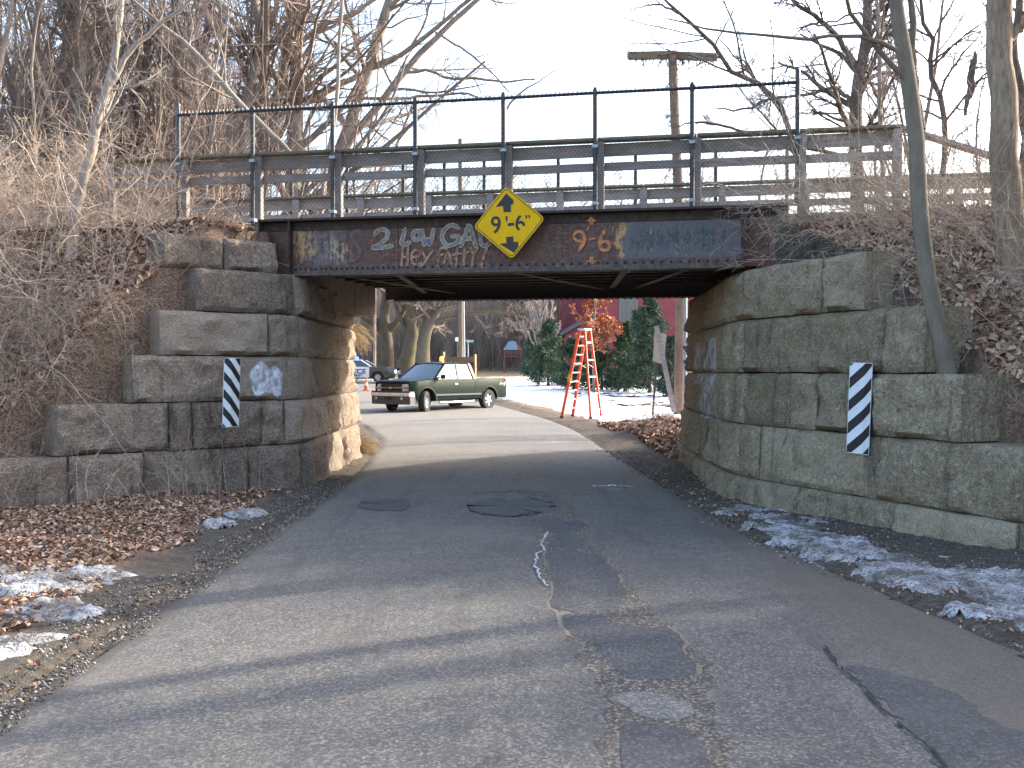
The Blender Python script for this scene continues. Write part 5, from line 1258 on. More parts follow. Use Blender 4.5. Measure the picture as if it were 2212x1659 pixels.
fr = t.ma('FRACT', t.ma('MULTIPLY', Z, 7.5)); c = t.mix(t.mr(t.noise(P, 1.5, 4), .3, .7), (.20, .045, .055), (.27, .07, .08))
c = t.mix(t.mr(fr, .0, .14, .55, 0), c, (.10, .02, .025)); t.bump(fr, .6, .02); M['siding'] = t.fin(c, .75)
M['shingle'] = simple('grey_shingles', (.12, .115, .115), .9, var=.3, vs=14)
M['frame'] = simple('grey_window_frame', (.15, .145, .125), .6)
t = NT('house_glass'); M['hglass'] = t.fin((.06, .075, .09), .08, 0, .9)
M['curtain'] = simple('curtain', (.7, .72, .75), .8)

# ------------------------------------------------------------------ vehicle helpers
def skin(mb, xs_, zb, zt, yf, side, rows=6, th=0.0):
    vs = []; n = len(xs_)
    for x in xs_:
        a, b = zb(x), zt(x)
        for j in range(rows + 1): z = a + (b - a) * j / rows; vs.append((x, side * yf(x, z), z))
    fs = [(i * (rows + 1) + j, (i + 1) * (rows + 1) + j, (i + 1) * (rows + 1) + j + 1, i * (rows + 1) + j + 1) for i in range(n - 1) for j in range(rows)]
    mb.add(vs, fs); mb.sheet = True
def surf(mb, rowsP):
    mb.sheet = True
    n = len(rowsP[0]); vs = [p for r_ in rowsP for p in r_]
    mb.add(vs, [(i * n + j, i * n + j + 1, (i + 1) * n + j + 1, (i + 1) * n + j) for i in range(len(rowsP) - 1) for j in range(n - 1)])
def lin(a, b, st): n = max(2, int(abs(b - a) / st) + 1); return [a + (b - a) * i / (n - 1) for i in range(n)]
def arch_fn(base, arches):
    def f(x):
        z = base(x) if callable(base) else base
        for (cx, cz, r) in arches:
            if abs(x - cx) < r: z = max(z, cz + math.sqrt(r * r - (x - cx) ** 2))
        return z
    return f
def wheel(root, x, y, r, wd, side, steer=0.0, spokes=6, rimr=.6, label=None):
    c = (x, y, r)
    w_ = MB(); h = wd / 2
    w_.lathe([(r * rimr, -h * .9), (r * .8, -h), (r * .95, -h * .92), (r, -h * .7), (r, h * .7), (r * .95, h * .92), (r * .8, h), (r * rimr, h * .9)], 28, 'y', c, steer)
    wh = w_.build('wheel', M['rubber'], root, smooth=True, label=label)
    m = MB(); s = side
    m.lathe([(r * rimr, s * h * .9), (r * rimr * .95, s * h * .75), (r * rimr * .9, s * h * .3), (r * .12, s * h * .25), (0.001, s * h * .25)], 28, 'y', c, steer)
    for k in range(spokes):
        a = 2 * math.pi * k / spokes + .3; b = .17 if spokes == 6 else .1
        pts = []
        for yy in (s * h * .26, s * h * .62):
            for (rr_, da) in ((r * .1, -.9), (r * .1, .9), (r * rimr * .95, b), (r * rimr * .95, -b)):
                lx, lz = rr_ * math.cos(a + da), rr_ * math.sin(a + da); pts.append((c[0] + lx * math.cos(steer) - yy * math.sin(steer), c[1] + lx * math.sin(steer) + yy * math.cos(steer), c[2] + lz))
        m.hexa(pts)
    m.lathe([(r * .17, s * h * .3), (r * .16, s * h * .72), (.001, s * h * .74)], 14, 'y', c, steer)
    m.build('rim', M['rim'], wh, smooth=True)

# ------------------------------------------------------------------ pickup truck
fw = ground(917, 893, 0.0); hd = math.atan2(-.788, -.616)
TX = Vector((math.cos(hd), math.sin(hd), 0)); TYv = Vector((-math.sin(hd), math.cos(hd), 0))
T0 = Vector((fw.x, fw.y, 0)) - TX * 1.82 - TYv * .84
T0.z = .05
TR = thing('pickup_truck', 'dark green extended-cab pickup truck stopped across the road beyond the bridge', 'pickup truck', T0, hd)
def yb(x, z):
    y = .985 - .055 * max(0, (z - .95) / .35) ** 1.5 - .04 * max(0, (.7 - z) / .3)
    if x > 2.25: y -= .16 * ((x - 2.25) / .5) ** 2
    if x < -2.75: y -= .05
    return y
AF, AR_ = (1.82, .40, .50), (-1.83, .40, .50)
bot = arch_fn(.45, [AF, AR_])
hood = lambda x: 1.135 + .095 * min(1, max(0, 2.72 - x) / 1.35) ** .8
for sd in (1, -1):
    m = MB(); skin(m, lin(2.68, 1.40, .045), bot, lambda x: hood(x) - .02, yb, sd); m.build('fender', M['truck'], TR, smooth=True)
    m = MB(); skin(m, lin(1.388, .02, .09), lambda x: .45, lambda x: 1.22, yb, sd); d_ = m.build('door', M['truck'], TR, smooth=True)
    MB().box(.10, .26, sd * .965 - .012, sd * .965 + .025, 1.0, 1.07).build('handle', M['chrome'], d_)
    m = MB(); skin(m, lin(.008, -.93, .09), lambda x: .45, lambda x: 1.22, yb, sd); m.build('door', M['truck'], TR, smooth=True)
    m = MB(); skin(m, lin(-.95, -2.95, .05), bot, lambda x: 1.24, yb, sd); m.build('bed_side', M['truck'], TR, smooth=True)
    m = MB(); surf(m, [[(x, sd * (yb(x, 1.24)), 1.24), (x, sd * (yb(x, 1.24) - .09), 1.25), (x, sd * (yb(x, 1.24) - .1), .75)] for x in lin(-.95, -2.95, .5)]); m.build('bed_rail', M['truck'], TR)
    MB().hexa([(1.36, sd * .97, .60), (1.36, sd * 1.0, .60), (-1.30, sd * 1.0, .60), (-1.30, sd * .97, .60), (1.36, sd * .97, .66), (1.36, sd * 1.0, .66), (-1.30, sd * 1.0, .66), (-1.30, sd * .97, .66)]).build('side_moulding', M['bumper_grey'], TR)
    MB().box(-2.3, 1.3, sd * .94 - .02, sd * .94 + .02, .72, .725).build('stripe', M['truck'], TR)
    # arches (dark lips) and wheel wells
    for (cx, cz, r_) in (AF, AR_):
        m = MB(); n_ = 18; ring_ = []
        for k in range(n_ + 1):
            a = math.pi * k / n_ ; ring_.append([(cx + (r_ + .0) * math.cos(a), sd * (yb(cx, .9) + .012), cz + r_ * math.sin(a)), (cx + (r_ + .045) * math.cos(a), sd * (yb(cx, .9) + .006), cz + (r_ + .045) * math.sin(a))])
        surf(m, ring_); m.build('wheel_arch', M['truck'], TR, smooth=True)
        m = MB(); surf(m, [[(cx + (r_ - .005) * math.cos(math.pi * k / n_), sd * yy, cz + (r_ - .005) * math.sin(math.pi * k / n_)) for yy in (.97, .45)] for k in range(n_ + 1)]); m.build('wheel_well', M['trim_black'], TR)
    MB().tube([(1.2, sd * 1.02, .36), (1.1, sd * 1.05, .34), (-.7, sd * 1.05, .34), (-.8, sd * 1.0, .38)], .045, 10).build('step_bar', M['chrome'], TR, smooth=True)
    # mirror
    mm = MB(); mm.hexa([(1.02, sd * 1.02, 1.22), (1.16, sd * 1.02, 1.24), (1.14, sd * 1.24, 1.25), (1.04, sd * 1.24, 1.24), (1.02, sd * 1.02, 1.40), (1.15, sd * 1.02, 1.41), (1.13, sd * 1.23, 1.40), (1.04, sd * 1.23, 1.40)])
    mm.build('wing_mirror', M['trim_black'], TR, bevel=.03)
    MB().box(1.06, 1.12, sd * .9, sd * 1.03, 1.27, 1.31).build('mirror_arm', M['trim_black'], TR)
    # headlights: upper and lower lamps beside the grille
    for z0, z1, nm, mt in ((.93, 1.05, 'headlight', M['lamp_clear']), (.78, .885, 'headlight', M['lamp_clear'])):
        MB().hexa([(2.72, sd * .56, z0), (2.66, sd * .80, z0), (2.60, sd * .80, z0), (2.60, sd * .56, z0), (2.70, sd * .56, z1), (2.64, sd * .80, z1), (2.58, sd * .80, z1), (2.58, sd * .56, z1)]).build(nm, mt, TR, bevel=.008)
    MB().hexa([(2.665, sd * .80, .78), (2.58, sd * .895, .78), (2.5, sd * .87, .78), (2.6, sd * .79, .78), (2.64, sd * .80, 1.04), (2.55, sd * .89, 1.04), (2.5, sd * .86, 1.04), (2.58, sd * .79, 1.04)]).build('indicator', M['lamp_orange'], TR, bevel=.006)
    MB().lathe([(.055, .0), (.05, .02), (0.001, .02)], 12, 'y', (2.84, sd * .66, .52), -math.pi / 2).build('fog_lamp', M['lamp_clear'], TR)
    MB().box(-2.99, -2.86, sd * .86 - .06, sd * .86 + .07, .85, 1.22).build('tail_light', M['lamp_red'], TR, bevel=.01)
# hood
m = MB(); surf(m, [[(x, yy * (yb(x, hood(x)) ), hood(x) + .035 * (1 - yy * yy) - (.05 if x > 2.7 else 0)) for yy in (-1, -.97, -.8, -.5, 0, .5, .8, .97, 1)] for x in [2.74, 2.68, 2.55, 2.3, 2.0, 1.7, 1.40, 1.3]]); m.build('bonnet', M['truck'], TR, smooth=True)
m = MB(); surf(m, [[(2.73 - .1 * abs(yy) ** 2, yy * .80, 1.09), (2.78 - .1 * abs(yy) ** 2, yy * .80, 1.15), (2.70 - .1 * abs(yy) ** 2, yy * .80, 1.185)] for yy in np.linspace(-1, 1, 11)]); m.build('bug_deflector', M['trim_black'], TR, smooth=True)
# front: grille, bar, bumper
MB().box(2.5, 2.62, -.9, .9, .5, 1.13).build('front_panel', M['truck'], TR)
MB().box(2.62, 2.68, -.55, .55, .76, 1.06).build('grille', M['trim_black'], TR)
m = MB()
for k in range(5): m.box(2.681, 2.69, -.54, .54, .79 + k * .055, .80 + k * .055)
m.build('grille_slat', M['bumper_grey'], TR, kind='stuff')
MB().box(2.66, 2.735, -.80, .80, .888, .925).build('grille_bar', M['chrome'], TR, bevel=.01)
em = [(-.13, -.018), (-.05, -.018), (-.05, -.04), (.05, -.04), (.05, -.018), (.13, -.018), (.115, .018), (.05, .018), (.05, .04), (-.05, .04), (-.05, .018), (-.115, .018)]
MB().prism(em, lambda u, v, d: (2.74 + d, u, .907 + v), 0, .015).build('emblem', M['gold'], TR)
def bp(y, z): return 2.93 - .14 * (abs(y) / .99) ** 3.0
m = MB(); ys_ = list(np.linspace(-.99, .99, 17))
for (za, zb_, o, mt, nm) in ((.60, .73, 0, 'chrome', 'bumper'), (.73, .79, -.04, 'trim_black', 'bumper_pad'), (.30, .60, -.05, 'bumper_grey', 'air_dam')):
    m = MB(); surf(m, [[(bp(y, za) + o - .25, y * .97, za), (bp(y, za) + o - .01, y, za), (bp(y, za) + o, y, (za + zb_) / 2), (bp(y, za) + o - .02, y, zb_), (bp(y, za) + o - .25, y * .97, zb_)] for y in ys_])
    b_ = m.build(nm, M[mt], TR, smooth=True)
    for sd in (1, -1): MB().hexa([(2.3, sd * .93, za), (2.80 + o, sd * .985, za), (2.80 + o, sd * .93, za), (2.3, sd * .90, za), (2.3, sd * .93, zb_), (2.80 + o, sd * .985, zb_), (2.80 + o, sd * .93, zb_), (2.3, sd * .90, zb_)]).build('bumper_corner', M[mt], b_)
MB().box(2.885, 2.90, -.16, .16, .48, .58).build('plate_recess', M['trim_black'], TR)
# cab greenhouse
cb = [(1.42, .90, 1.2), (.62, .73, 1.80), (.3, .74, 1.845), (-.55, .74, 1.85), (-.82, .73, 1.82), (-.95, .90, 1.2)]
m = MB(); surf(m, [[(x, yy * y, z + (.03 * (1 - yy * yy) if z > 1.5 else 0)) for yy in (-1, -.9, -.5, 0, .5, .9, 1)] for (x, y, z) in cb[1:5]]); m.build('roof', M['truck'], TR, smooth=True)
m = MB()
for sd in (1, -1):
    A, B_2, Cc, D_ = (1.38, sd * .93, 1.2), (.60, sd * .735, 1.80), (-.80, sd * .735, 1.82), (-.95, sd * .93, 1.2)
    A, B_2, Cc, D_ = map(Vector, (A, B_2, Cc, D_))
    m.beam(A, B_2, .075, .06); m.beam(B_2 + Vector((-.02, 0, .012)), Cc + Vector((0, 0, .01)), .07, .07); m.beam(Cc, D_, .07, .16, (1, 0, 0)); m.beam((.02, sd * .93, 1.2), (-.06, sd * .745, 1.8), .05, .11, (1, 0, 0))
    m.box(-.95, 1.4, sd * .90 - .04, sd * .90 + .045, 1.17, 1.225)
m.box(.56, .66, -.72, .72, 1.78, 1.815); m.box(-.86, -.78, -.72, .72, 1.77, 1.82)
m.build('cab_frame', M['truck'], TR)
m = MB(); surf(m, [[(x + .06 * (1 - yy * yy), yy * y, z) for yy in np.linspace(-1, 1, 9)] for (x, y, z) in ((1.40, .90, 1.21), (1.0, .81, 1.51), (.62, .72, 1.79))]); m.build('windscreen', M['glass'], TR, smooth=True)
for sd in (1, -1):
    for q in (((1.30, 1.22), (.04, 1.22), (-.02, 1.77), (.60, 1.77)), ((-.06, 1.22), (-.86, 1.22), (-.76, 1.77), (-.10, 1.77))):
        MB().add([(x, sd * (.925 - .19 * (z - 1.2) / .6 + .004), z) for x, z in q], [(0, 1, 2, 3)]).build('side_window', M['glass'], TR)
MB().add([(-.93, -.88, 1.25), (-.93, .88, 1.25), (-.84, .72, 1.76), (-.84, -.72, 1.76)], [(0, 1, 2, 3)]).build('rear_window', M['glass'], TR)
MB().box(-.95, 1.4, -.86, .86, .5, 1.16).build('cabin_floor', M['trim_black'], TR)
MB().box(-2.93, -.97, -.87, .87, .45, .75).build('bed_floor', M['trim_black'], TR)
MB().box(-.99, -.955, -.9, .9, .75, 1.24).build('bed_front', M['truck'], TR)
MB().box(-2.97, -2.92, -.86, .86, .65, 1.24).build('tailgate', M['truck'], TR)
MB().box(-3.12, -2.98, -.92, .92, .52, .66).build('rear_bumper', M['chrome'], TR, bevel=.02)
MB().box(-3.35, -3.0, -.05, .05, .40, .47).build('tow_hitch', M['steel_post'], TR)
MB().box(-2.4, 2.3, -.5, .5, .38, .5).build('chassis', M['trim_black'], TR)
wheel(TR, 1.82, .84, .39, .26, 1, R(-22) + R(44), 6, .58, 'front wheel steered towards the camera'); wheel(TR, 1.82, -.84, .39, .26, -1, R(22))
wheel(TR, -1.83, .84, .39, .26, 1); wheel(TR, -1.83, -.84, .39, .26, -1)
put_text('4x4', .22, 0, 0, 0, TR, M['white_text'], 0, .004, lambda u, v, d: (-2.62 - u * 1.0, .982, 1.0 + v), 1.1, 'lettering', .3)
# amber beacon on the roof
BC = thing('beacon', 'amber rotating beacon standing on the roof of the green pickup', 'beacon', T0 + TX * .1 + TYv * .15 + Vector((0, 0, 1.87)), hd)
MB().lathe([(.09, 0), (.09, .05), (.075, .055)], 14, 'z').build('base', M['white_paint'], BC)
MB().lathe([(.082, .055), (.085, .09), (.078, .19), (.05, .225), (0.001, .23)], 14, 'z').build('lens', M['beacon'], BC, smooth=True)
# timber load rack in the truck bed
RK = thing('timber_rack', 'home-made timber rack of two posts and a board in the bed of the green pickup', 'rack', T0 - TX * 1.1 + Vector((0, 0, .0)), hd)
for sd, zt in ((.83, 2.18), (-.83, 2.30)): MB().box(-.045, .045, sd - .045, sd + .045, .76, zt).build('post', M['new_timber'], RK, bevel=.005)
MB().box(.047, .085, -.95, .86, 1.86, 2.08).build('board', M['old_board'], RK, bevel=.005)

# ------------------------------------------------------------------ police car
pc = at(782, 818, 64.5); pz = float(road_z(64.5)) + .05
PCX = thing('police_car', 'white and black police cruiser with blue roof lights half hidden by the left abutment', 'police car', (pc.x - .25, 64.5, pz), R(-7))
PA = [(1.52, .31, .40), (-1.38, .31, .40)]
botp = arch_fn(.30, PA)
def yp(x, z):
    y = .97 - .05 * max(0, (z - .7) / .25) - .03 * max(0, (.5 - z) / .2)
    if x > 1.9: y -= .22 * ((x - 1.9) / .8) ** 2
    if x < -2.0: y -= .15 * ((-2.0 - x) / .8) ** 2
    return y
hz = lambda x: .98 - .16 * max(0, (x - 1.1) / 1.55) ** 1.6
for sd in (-1, 1):
    m = MB(); skin(m, lin(2.62, 1.0, .05), botp, lambda x: hz(x), yp, sd); m.build('fender', M['car_black'], PCX, smooth=True)
    m = MB(); skin(m, lin(.99, -.05, .1), lambda x: .30, lambda x: .98, yp, sd); dr = m.build('door', M['white_paint'], PCX, smooth=True)
    MB().box(.05, .22, sd * .945 - .015, sd * .945 + .015, .80, .84).build('handle', M['trim_black'], dr)
    m = MB(); skin(m, lin(-.06, -1.05, .1), lambda x: botp(x), lambda x: .98, yp, sd); m.build('door', M['white_paint'], PCX, smooth=True)
    m = MB(); skin(m, lin(-1.06, -2.7, .05), botp, lambda x: .98 - .03 * max(0, (-x - 1.6)), yp, sd); m.build('rear_quarter', M['car_black'], PCX, smooth=True)
    MB().hexa([(2.55, sd * .5, .60), (2.66, sd * .5, .60), (2.50, sd * .85, .60), (2.38, sd * .85, .60), (2.52, sd * .5, .76), (2.60, sd * .5, .76), (2.42, sd * .86, .78), (2.34, sd * .86, .78)]).build('headlight', M['lamp_clear'], PCX, bevel=.01)
    MB().box(.86, .98, sd * .97 - .0, sd * 1.14, .97, 1.09).build('wing_mirror', M['car_black'], PCX, bevel=.02)
m = MB(); surf(m, [[(x, yy * yp(x, hz(x)), hz(x) + .05 * (1 - yy * yy)) for yy in np.linspace(-1, 1, 9)] for x in lin(2.62, .95, .2)]); m.build('bonnet', M['car_black'], PCX, smooth=True)
m = MB(); surf(m, [[(x, yy * yp(x, .9), .96 - .03 * max(0, (-x - 1.6)) + .03 * (1 - yy * yy)) for yy in np.linspace(-1, 1, 7)] for x in lin(-1.5, -2.7, .3)]); m.build('boot', M['car_black'], PCX, smooth=True)
m = MB(); surf(m, [[(2.62 + .12 * (1 - (y / .9) ** 2), y, z) for z in (.25, .42, .56)] for y in np.linspace(-.85, .85, 9)]); m.build('bumper', M['car_black'], PCX, smooth=True)
MB().box(2.5, 2.66, -.48, .48, .58, .76).build('grille', M['trim_black'], PCX)
gh = [(1.15, .88, .97), (.35, .66, 1.40), (-.9, .66, 1.42), (-1.65, .80, .99)]
m = MB(); surf(m, [[(x, yy * y, z + .03 * (1 - yy * yy)) for yy in np.linspace(-1, 1, 7)] for (x, y, z) in ((.40, .66, 1.385), (.1, .68, 1.43), (-.5, .68, 1.44), (-.95, .66, 1.40))]); m.build('roof', M['white_paint'], PCX, smooth=True)
for sd in (-1, 1):
    m = MB(); m.beam((1.12, sd * .89, .96), (.38, sd * .67, 1.40), .06, .05); m.beam((-.10, sd * .89, .96), (-.18, sd * .69, 1.40), .04, .07, (1, 0, 0)); m.beam((-1.6, sd * .85, .97), (-.93, sd * .66, 1.40), .06, .16, (1, 0, 0)); m.beam((.38, sd * .67, 1.395), (-.93, sd * .66, 1.405), .05, .05); m.build('pillar', M['white_paint'], PCX)
m = MB(); surf(m, [[(x + .05 * (1 - yy * yy), yy * y, z) for yy in np.linspace(-1, 1, 7)] for (x, y, z) in ((1.13, .86, .975), (.38, .64, 1.39))]); m.build('windscreen', M['glass'], PCX, smooth=True)
for sd in (-1, 1):
    for q in (((1.0, .985), (-.06, .985), (-.13, 1.37), (.36, 1.37)), ((-.14, .985), (-1.35, .985), (-.9, 1.37), (-.2, 1.37))):
        MB().add([(x, sd * (.90 - .22 * (z - .97) / .43 + .004), z) for x, z in q], [(0, 1, 2, 3)]).build('side_window', M['glass'], PCX)
MB().box(-2.6, 2.5, -.8, .8, .22, .6).build('underbody', M['trim_black'], PCX); MB().box(-1.5, 1.1, -.8, .8, .6, .95).build('cabin', M['trim_black'], PCX)
for x_ in (1.52, -1.38):
    for sd in (-1, 1): wheel(PCX, x_, sd * .80, .325, .22, sd, 0, 8, .6)
put_text('POLICE', .40, 0, 0, 0, PCX, M['navy'], 0, .014, lambda u, v, d: (-.05 + u, -yp(0, .68 + v) - .008, .68 + v), 1.25, 'lettering')
put_text('AMHERST', .17, 0, 0, 0, PCX, M['navy'], 0, .006, lambda u, v, d: (-.0 + u, -yp(0, .42 + v) - .008, .43 + v), 1.5, 'lettering')
LBR = thing('light_bar', 'flashing blue light bar on the roof of the police cruiser', 'light bar', PCX.location + Vector((-.25, .03, 1.46)), R(-7))
MB().box(-.16, .16, -.58, .58, .0, .05).build('base', M['trim_black'], LBR)
for k in range(4): MB().box(-.14, .14, -.56 + k * .285, -.30 + k * .285, .052, .16).build('lens', M['blue_lamp'], LBR, bevel=.02)

# ------------------------------------------------------------------ traffic cone
cp = at(791, 829, 54.0)
CN = thing('traffic_cone', 'orange traffic cone with a white band standing in front of the police car', 'traffic cone', (cp.x, 54, float(road_z(54)) + .05))
MB().box(-.19, .19, -.19, .19, 0, .03).build('base', M['cone_or'], CN, bevel=.01)
MB().lathe([(.14, .03), (.095, .26)], 18, 'z').build('body', M['cone_or'], CN, smooth=True)
MB().lathe([(.096, .26), (.068, .42)], 18, 'z').build('band', M['cone_wh'], CN, smooth=True)
MB().lathe([(.068, .42), (.03, .70), (.0, .71)], 18, 'z').build('tip', M['cone_or'], CN, smooth=True)

# ------------------------------------------------------------------ step ladder
A_ = Vector((1.66, 33.6, 0)); u_ = Vector((.59, .80, 0)); B_3 = A_ + u_ * .68; C_3 = Vector((2.56, 32.6, 0)); D_3 = C_3 + u_ * .66
tc = Vector((2.43, 33.5, 0)); Tl = [tc + u_ * -.19 + Vector((-.07, 0.04, 0)), tc + u_ * .19 + Vector((-.07, .04, 0)), tc + u_ * -.17 + Vector((.08, -.05, 0)), tc + u_ * .17 + Vector((.08, -.05, 0))]
LD = thing('step_ladder', 'tall orange fibreglass step ladder standing open at the roadside beyond the bridge', 'step ladder', (2.1, 33.3, 0))
LO = LD.location
def LV(p, z): return Vector((p.x, p.y, z)) - LO
gz = [tz(p.x, p.y) + .01 for p in (A_, B_3, C_3, D_3)]
feet = [LV(p, z) for p, z in zip((A_, B_3, C_3, D_3), gz)]; tops = [LV(p, 2.93) for p in Tl]
for k in range(4):
    MB().beam(feet[k], tops[k], .10 if k < 2 else .075, .045 if k < 2 else .04, u_.cross(Vector((0, 0, 1))) if 0 else u_).build('rail', M['orange_frp'], LD, bevel=.005)
    MB().beam(feet[k], feet[k] + (tops[k] - feet[k]) * .02, .11, .055, u_).build('foot', M['trim_black'], LD)
for i in range(9):
    f_ = (i + 1) * .305 / 2.95; a = feet[0].lerp(tops[0], f_); b = feet[1].lerp(tops[1], f_)
    MB().beam(a, b, .085, .03, (0, 0, 1)).build('step', M['step_alu'], LD, bevel=.003)
for f_ in (.10, .28, .47, .66, .86):
    a = feet[2].lerp(tops[2], f_); b = feet[3].lerp(tops[3], f_); MB().beam(a, b, .035, .045, (0, 0, 1)).build('rear_brace', M['step_alu'], LD)
for k, j in ((0, 2), (1, 3)):
    a = feet[k].lerp(tops[k], .58); b = feet[j].lerp(tops[j], .56); mid_ = (a + b) / 2 + Vector((0, 0, .14))
    MB().beam(a, mid_, .025, .008).build('spreader', M['step_alu'], LD); MB().beam(mid_, b, .025, .008).build('spreader', M['step_alu'], LD)
ct = (tops[0] + tops[3]) / 2
m = MB(); m.beam(ct - u_ * .24 + Vector((0, 0, .03)), ct + u_ * .24 + Vector((0, 0, .03)), .27, .06); m.build('top_cap', M['step_alu'], LD, bevel=.01)
MB().beam(feet[0].lerp(tops[0], .42) + Vector((-.028, -.02, 0)), feet[0].lerp(tops[0], .50) + Vector((-.028, -.02, 0)), .07, .05, u_).build('label_sticker', M['yellow'], LD)

# ------------------------------------------------------------------ poles and signs
def base_at(px, Y): p = at(px, 800, Y); return Vector((p.x, Y, tz(p.x, Y)))
b0 = base_at(1466, 33.0); tp = at(1452, 112, 33.0)
UP = thing('utility_pole', 'tall brown wooden utility pole with a drooping overgrown crossarm behind the railing', 'utility pole', b0)
v, r_ = densify([(0, 0, -.3), tuple((at(1470, 600, 33) - b0) * Vector((1, 1, 1))), tuple(tp - b0)], [.175, .165, .145], 12)
MB().tube(v.tolist(), list(r_), 12).build('pole', M['pole'], UP, smooth=True)
a = at(1357, 121, 33) - b0; b = at(1452, 121, 33.0) - b0; c_ = at(1549, 124, 33.0) - b0
MB().beam(a, b + Vector((0, 0, .03)), .20, .24).build('crossarm', M['pole_grey'], UP, bevel=.02); MB().beam(b + Vector((0.0, 0, .02)), c_, .20, .24).build('crossarm', M['pole_grey'], UP, bevel=.02)
rng = np.random.RandomState(4); n = 160; pp = np.array([tuple(a.lerp(c_, x)) for x in rng.uniform(-.01, 1.0, n)]) + rng.normal(size=(n, 3)) * .06; d = norm(rng.normal(size=(n, 3)) + np.array([0, 0, -.5]))
P_ = np.stack([pp, pp + d * .15, pp + d * .3 + np.array([0, 0, -.1])], 1); v, q = tubes(P_, np.full((n, 3), .012), 3, rng)
P2 = np.array([[0, 0, z] for z in rng.uniform(5, 12.0, 260)]) + (np.array(tp - b0) * 0); P2[:, 0] += np.interp(P2[:, 2], [0, 12.2], [0, (tp - b0).x]) ; d = norm(rng.normal(size=(260, 3))); P2 = P2 + d * .13; P2 = np.stack([P2, P2 + d * .1, P2 + d * .2 + np.array([0, 0, -.08])], 1); v2, q2 = tubes(P2, np.full((260, 3), .013), 3, rng)
v, q = join([(v, q), (v2, q2)]); link_mesh('vine', v, q, M['twig_dark'], UP, kind='stuff')
b1 = base_at(1480, 32.0)
PP = thing('conduit_pipe', 'pale galvanised pipe with a red foot standing right of the utility pole', 'pipe', b1)
MB().tube([(0, 0, .45), (0, 0, 6.0)], .062, 12).build('pipe', M['galv'], PP, smooth=True); MB().tube([(0, 0, -.1), (0, 0, .45)], .066, 12).build('foot', simple('red_band', (.30, .05, .04), .6), PP, smooth=True)
MB().lathe([(.07, 2.2), (.07, 2.3)], 12, 'z').build('strap', M['trim_black'], PP); MB().lathe([(.068, 1.75), (.068, 1.85)], 12, 'z').build('strap', M['navy'], PP)
# back of a tilted roadside sign
p0 = at(1408, 903, 31.5); p0.z = tz(p0.x, 31.5); p1 = at(1424, 712, 31.5)
SB_ = thing('roadside_sign', 'tan back of a tilted road sign on a rusty post left of the utility pole', 'road sign', p0)
MB().beam(Vector((0, 0, -.2)), p1 - p0, .06, .05, (0, 1, 0)).build('post', M['steel_post'], SB_)
q = [at(1414, 718, 31.45), at(1440, 722, 31.45), at(1434, 786, 31.45), at(1410, 781, 31.45)]
MB().add([tuple(x - p0) for x in q] + [tuple(x - p0 + Vector((0, .02, 0))) for x in q], [(0, 1, 2, 3), (7, 6, 5, 4), (0, 4, 5, 1), (1, 5, 6, 2), (2, 6, 7, 3), (3, 7, 4, 0)]).build('plate', M['sign_back'], SB_)
a = at(1456, 890, 31.0); a.z = max(a.z, .0); b = at(1418, 704, 31.3)
PL = thing('plank', 'weathered grey plank leaning against the tilted sign', 'plank', a); MB().beam((0, 0, 0), b - a, .15, .045, (0, 1, 0)).build('board', M['wood'], PL)
def pole(name, label, px, Y, w_px, ytop, mat, cat, lean=0, k=12):
    b_ = base_at(px, Y); t_ = at(px + lean, ytop, Y); r = w_px / 2 * Y / F
    o = thing(name, label, cat, b_); MB().tube([(0, 0, -.3), tuple((t_ - b_) / 2), tuple(t_ - b_)], [r * 1.1, r, r * .85], k).build('pole', mat, o, smooth=True); return o
pole('utility_pole', 'slim reddish utility pole left of the big maples beyond the junction', 809, 72, 6, 330, M['pole_pink'], 'utility pole', 2)
pole('utility_pole', 'grey-brown wooden utility pole right of the maples beyond the pickup', 996, 62, 10.5, 300, M['pole_grey'], 'utility pole', -2)
pole('steel_pole', 'bright thin metal pole touching the grey-brown utility pole', 1004, 61.5, 3.6, 420, M['galv'], 'pole', -6)
SS = pole('street_sign', 'green FIELD ST street name sign on a thin post beside the utility pole', 1011, 60.5, 2.4, 733, M['galv'], 'street sign')
s0 = at(1015, 737, 60.4) - SS.location; bl = MB().box(s0.x - .25, s0.x + .25, s0.y - .01, s0.y + .01, s0.z - .09, s0.z + .09).build('name_blade', M['green_sign'], SS)
put_text('FIELD ST', .15, 0, 0, 0, bl, M['white_text'], 0, .004, lambda u, v, d: (s0.x + u, s0.y - .014, s0.z + v), .8)
WS = thing('small_sign', 'small white sign back left of the grey-brown utility pole', 'sign', base_at(988, 66)); w0 = at(988, 733, 66) - WS.location
MB().box(w0.x - .14, w0.x + .14, w0.y - .01, w0.y + .01, w0.z - .13, w0.z + .13).build('plate', M['white_paint'], WS, bevel=.004); MB().tube([(0, 0, -.1), (w0.x, w0.y + .02, w0.z)], .03, 6).build('post', M['steel_post'], WS)

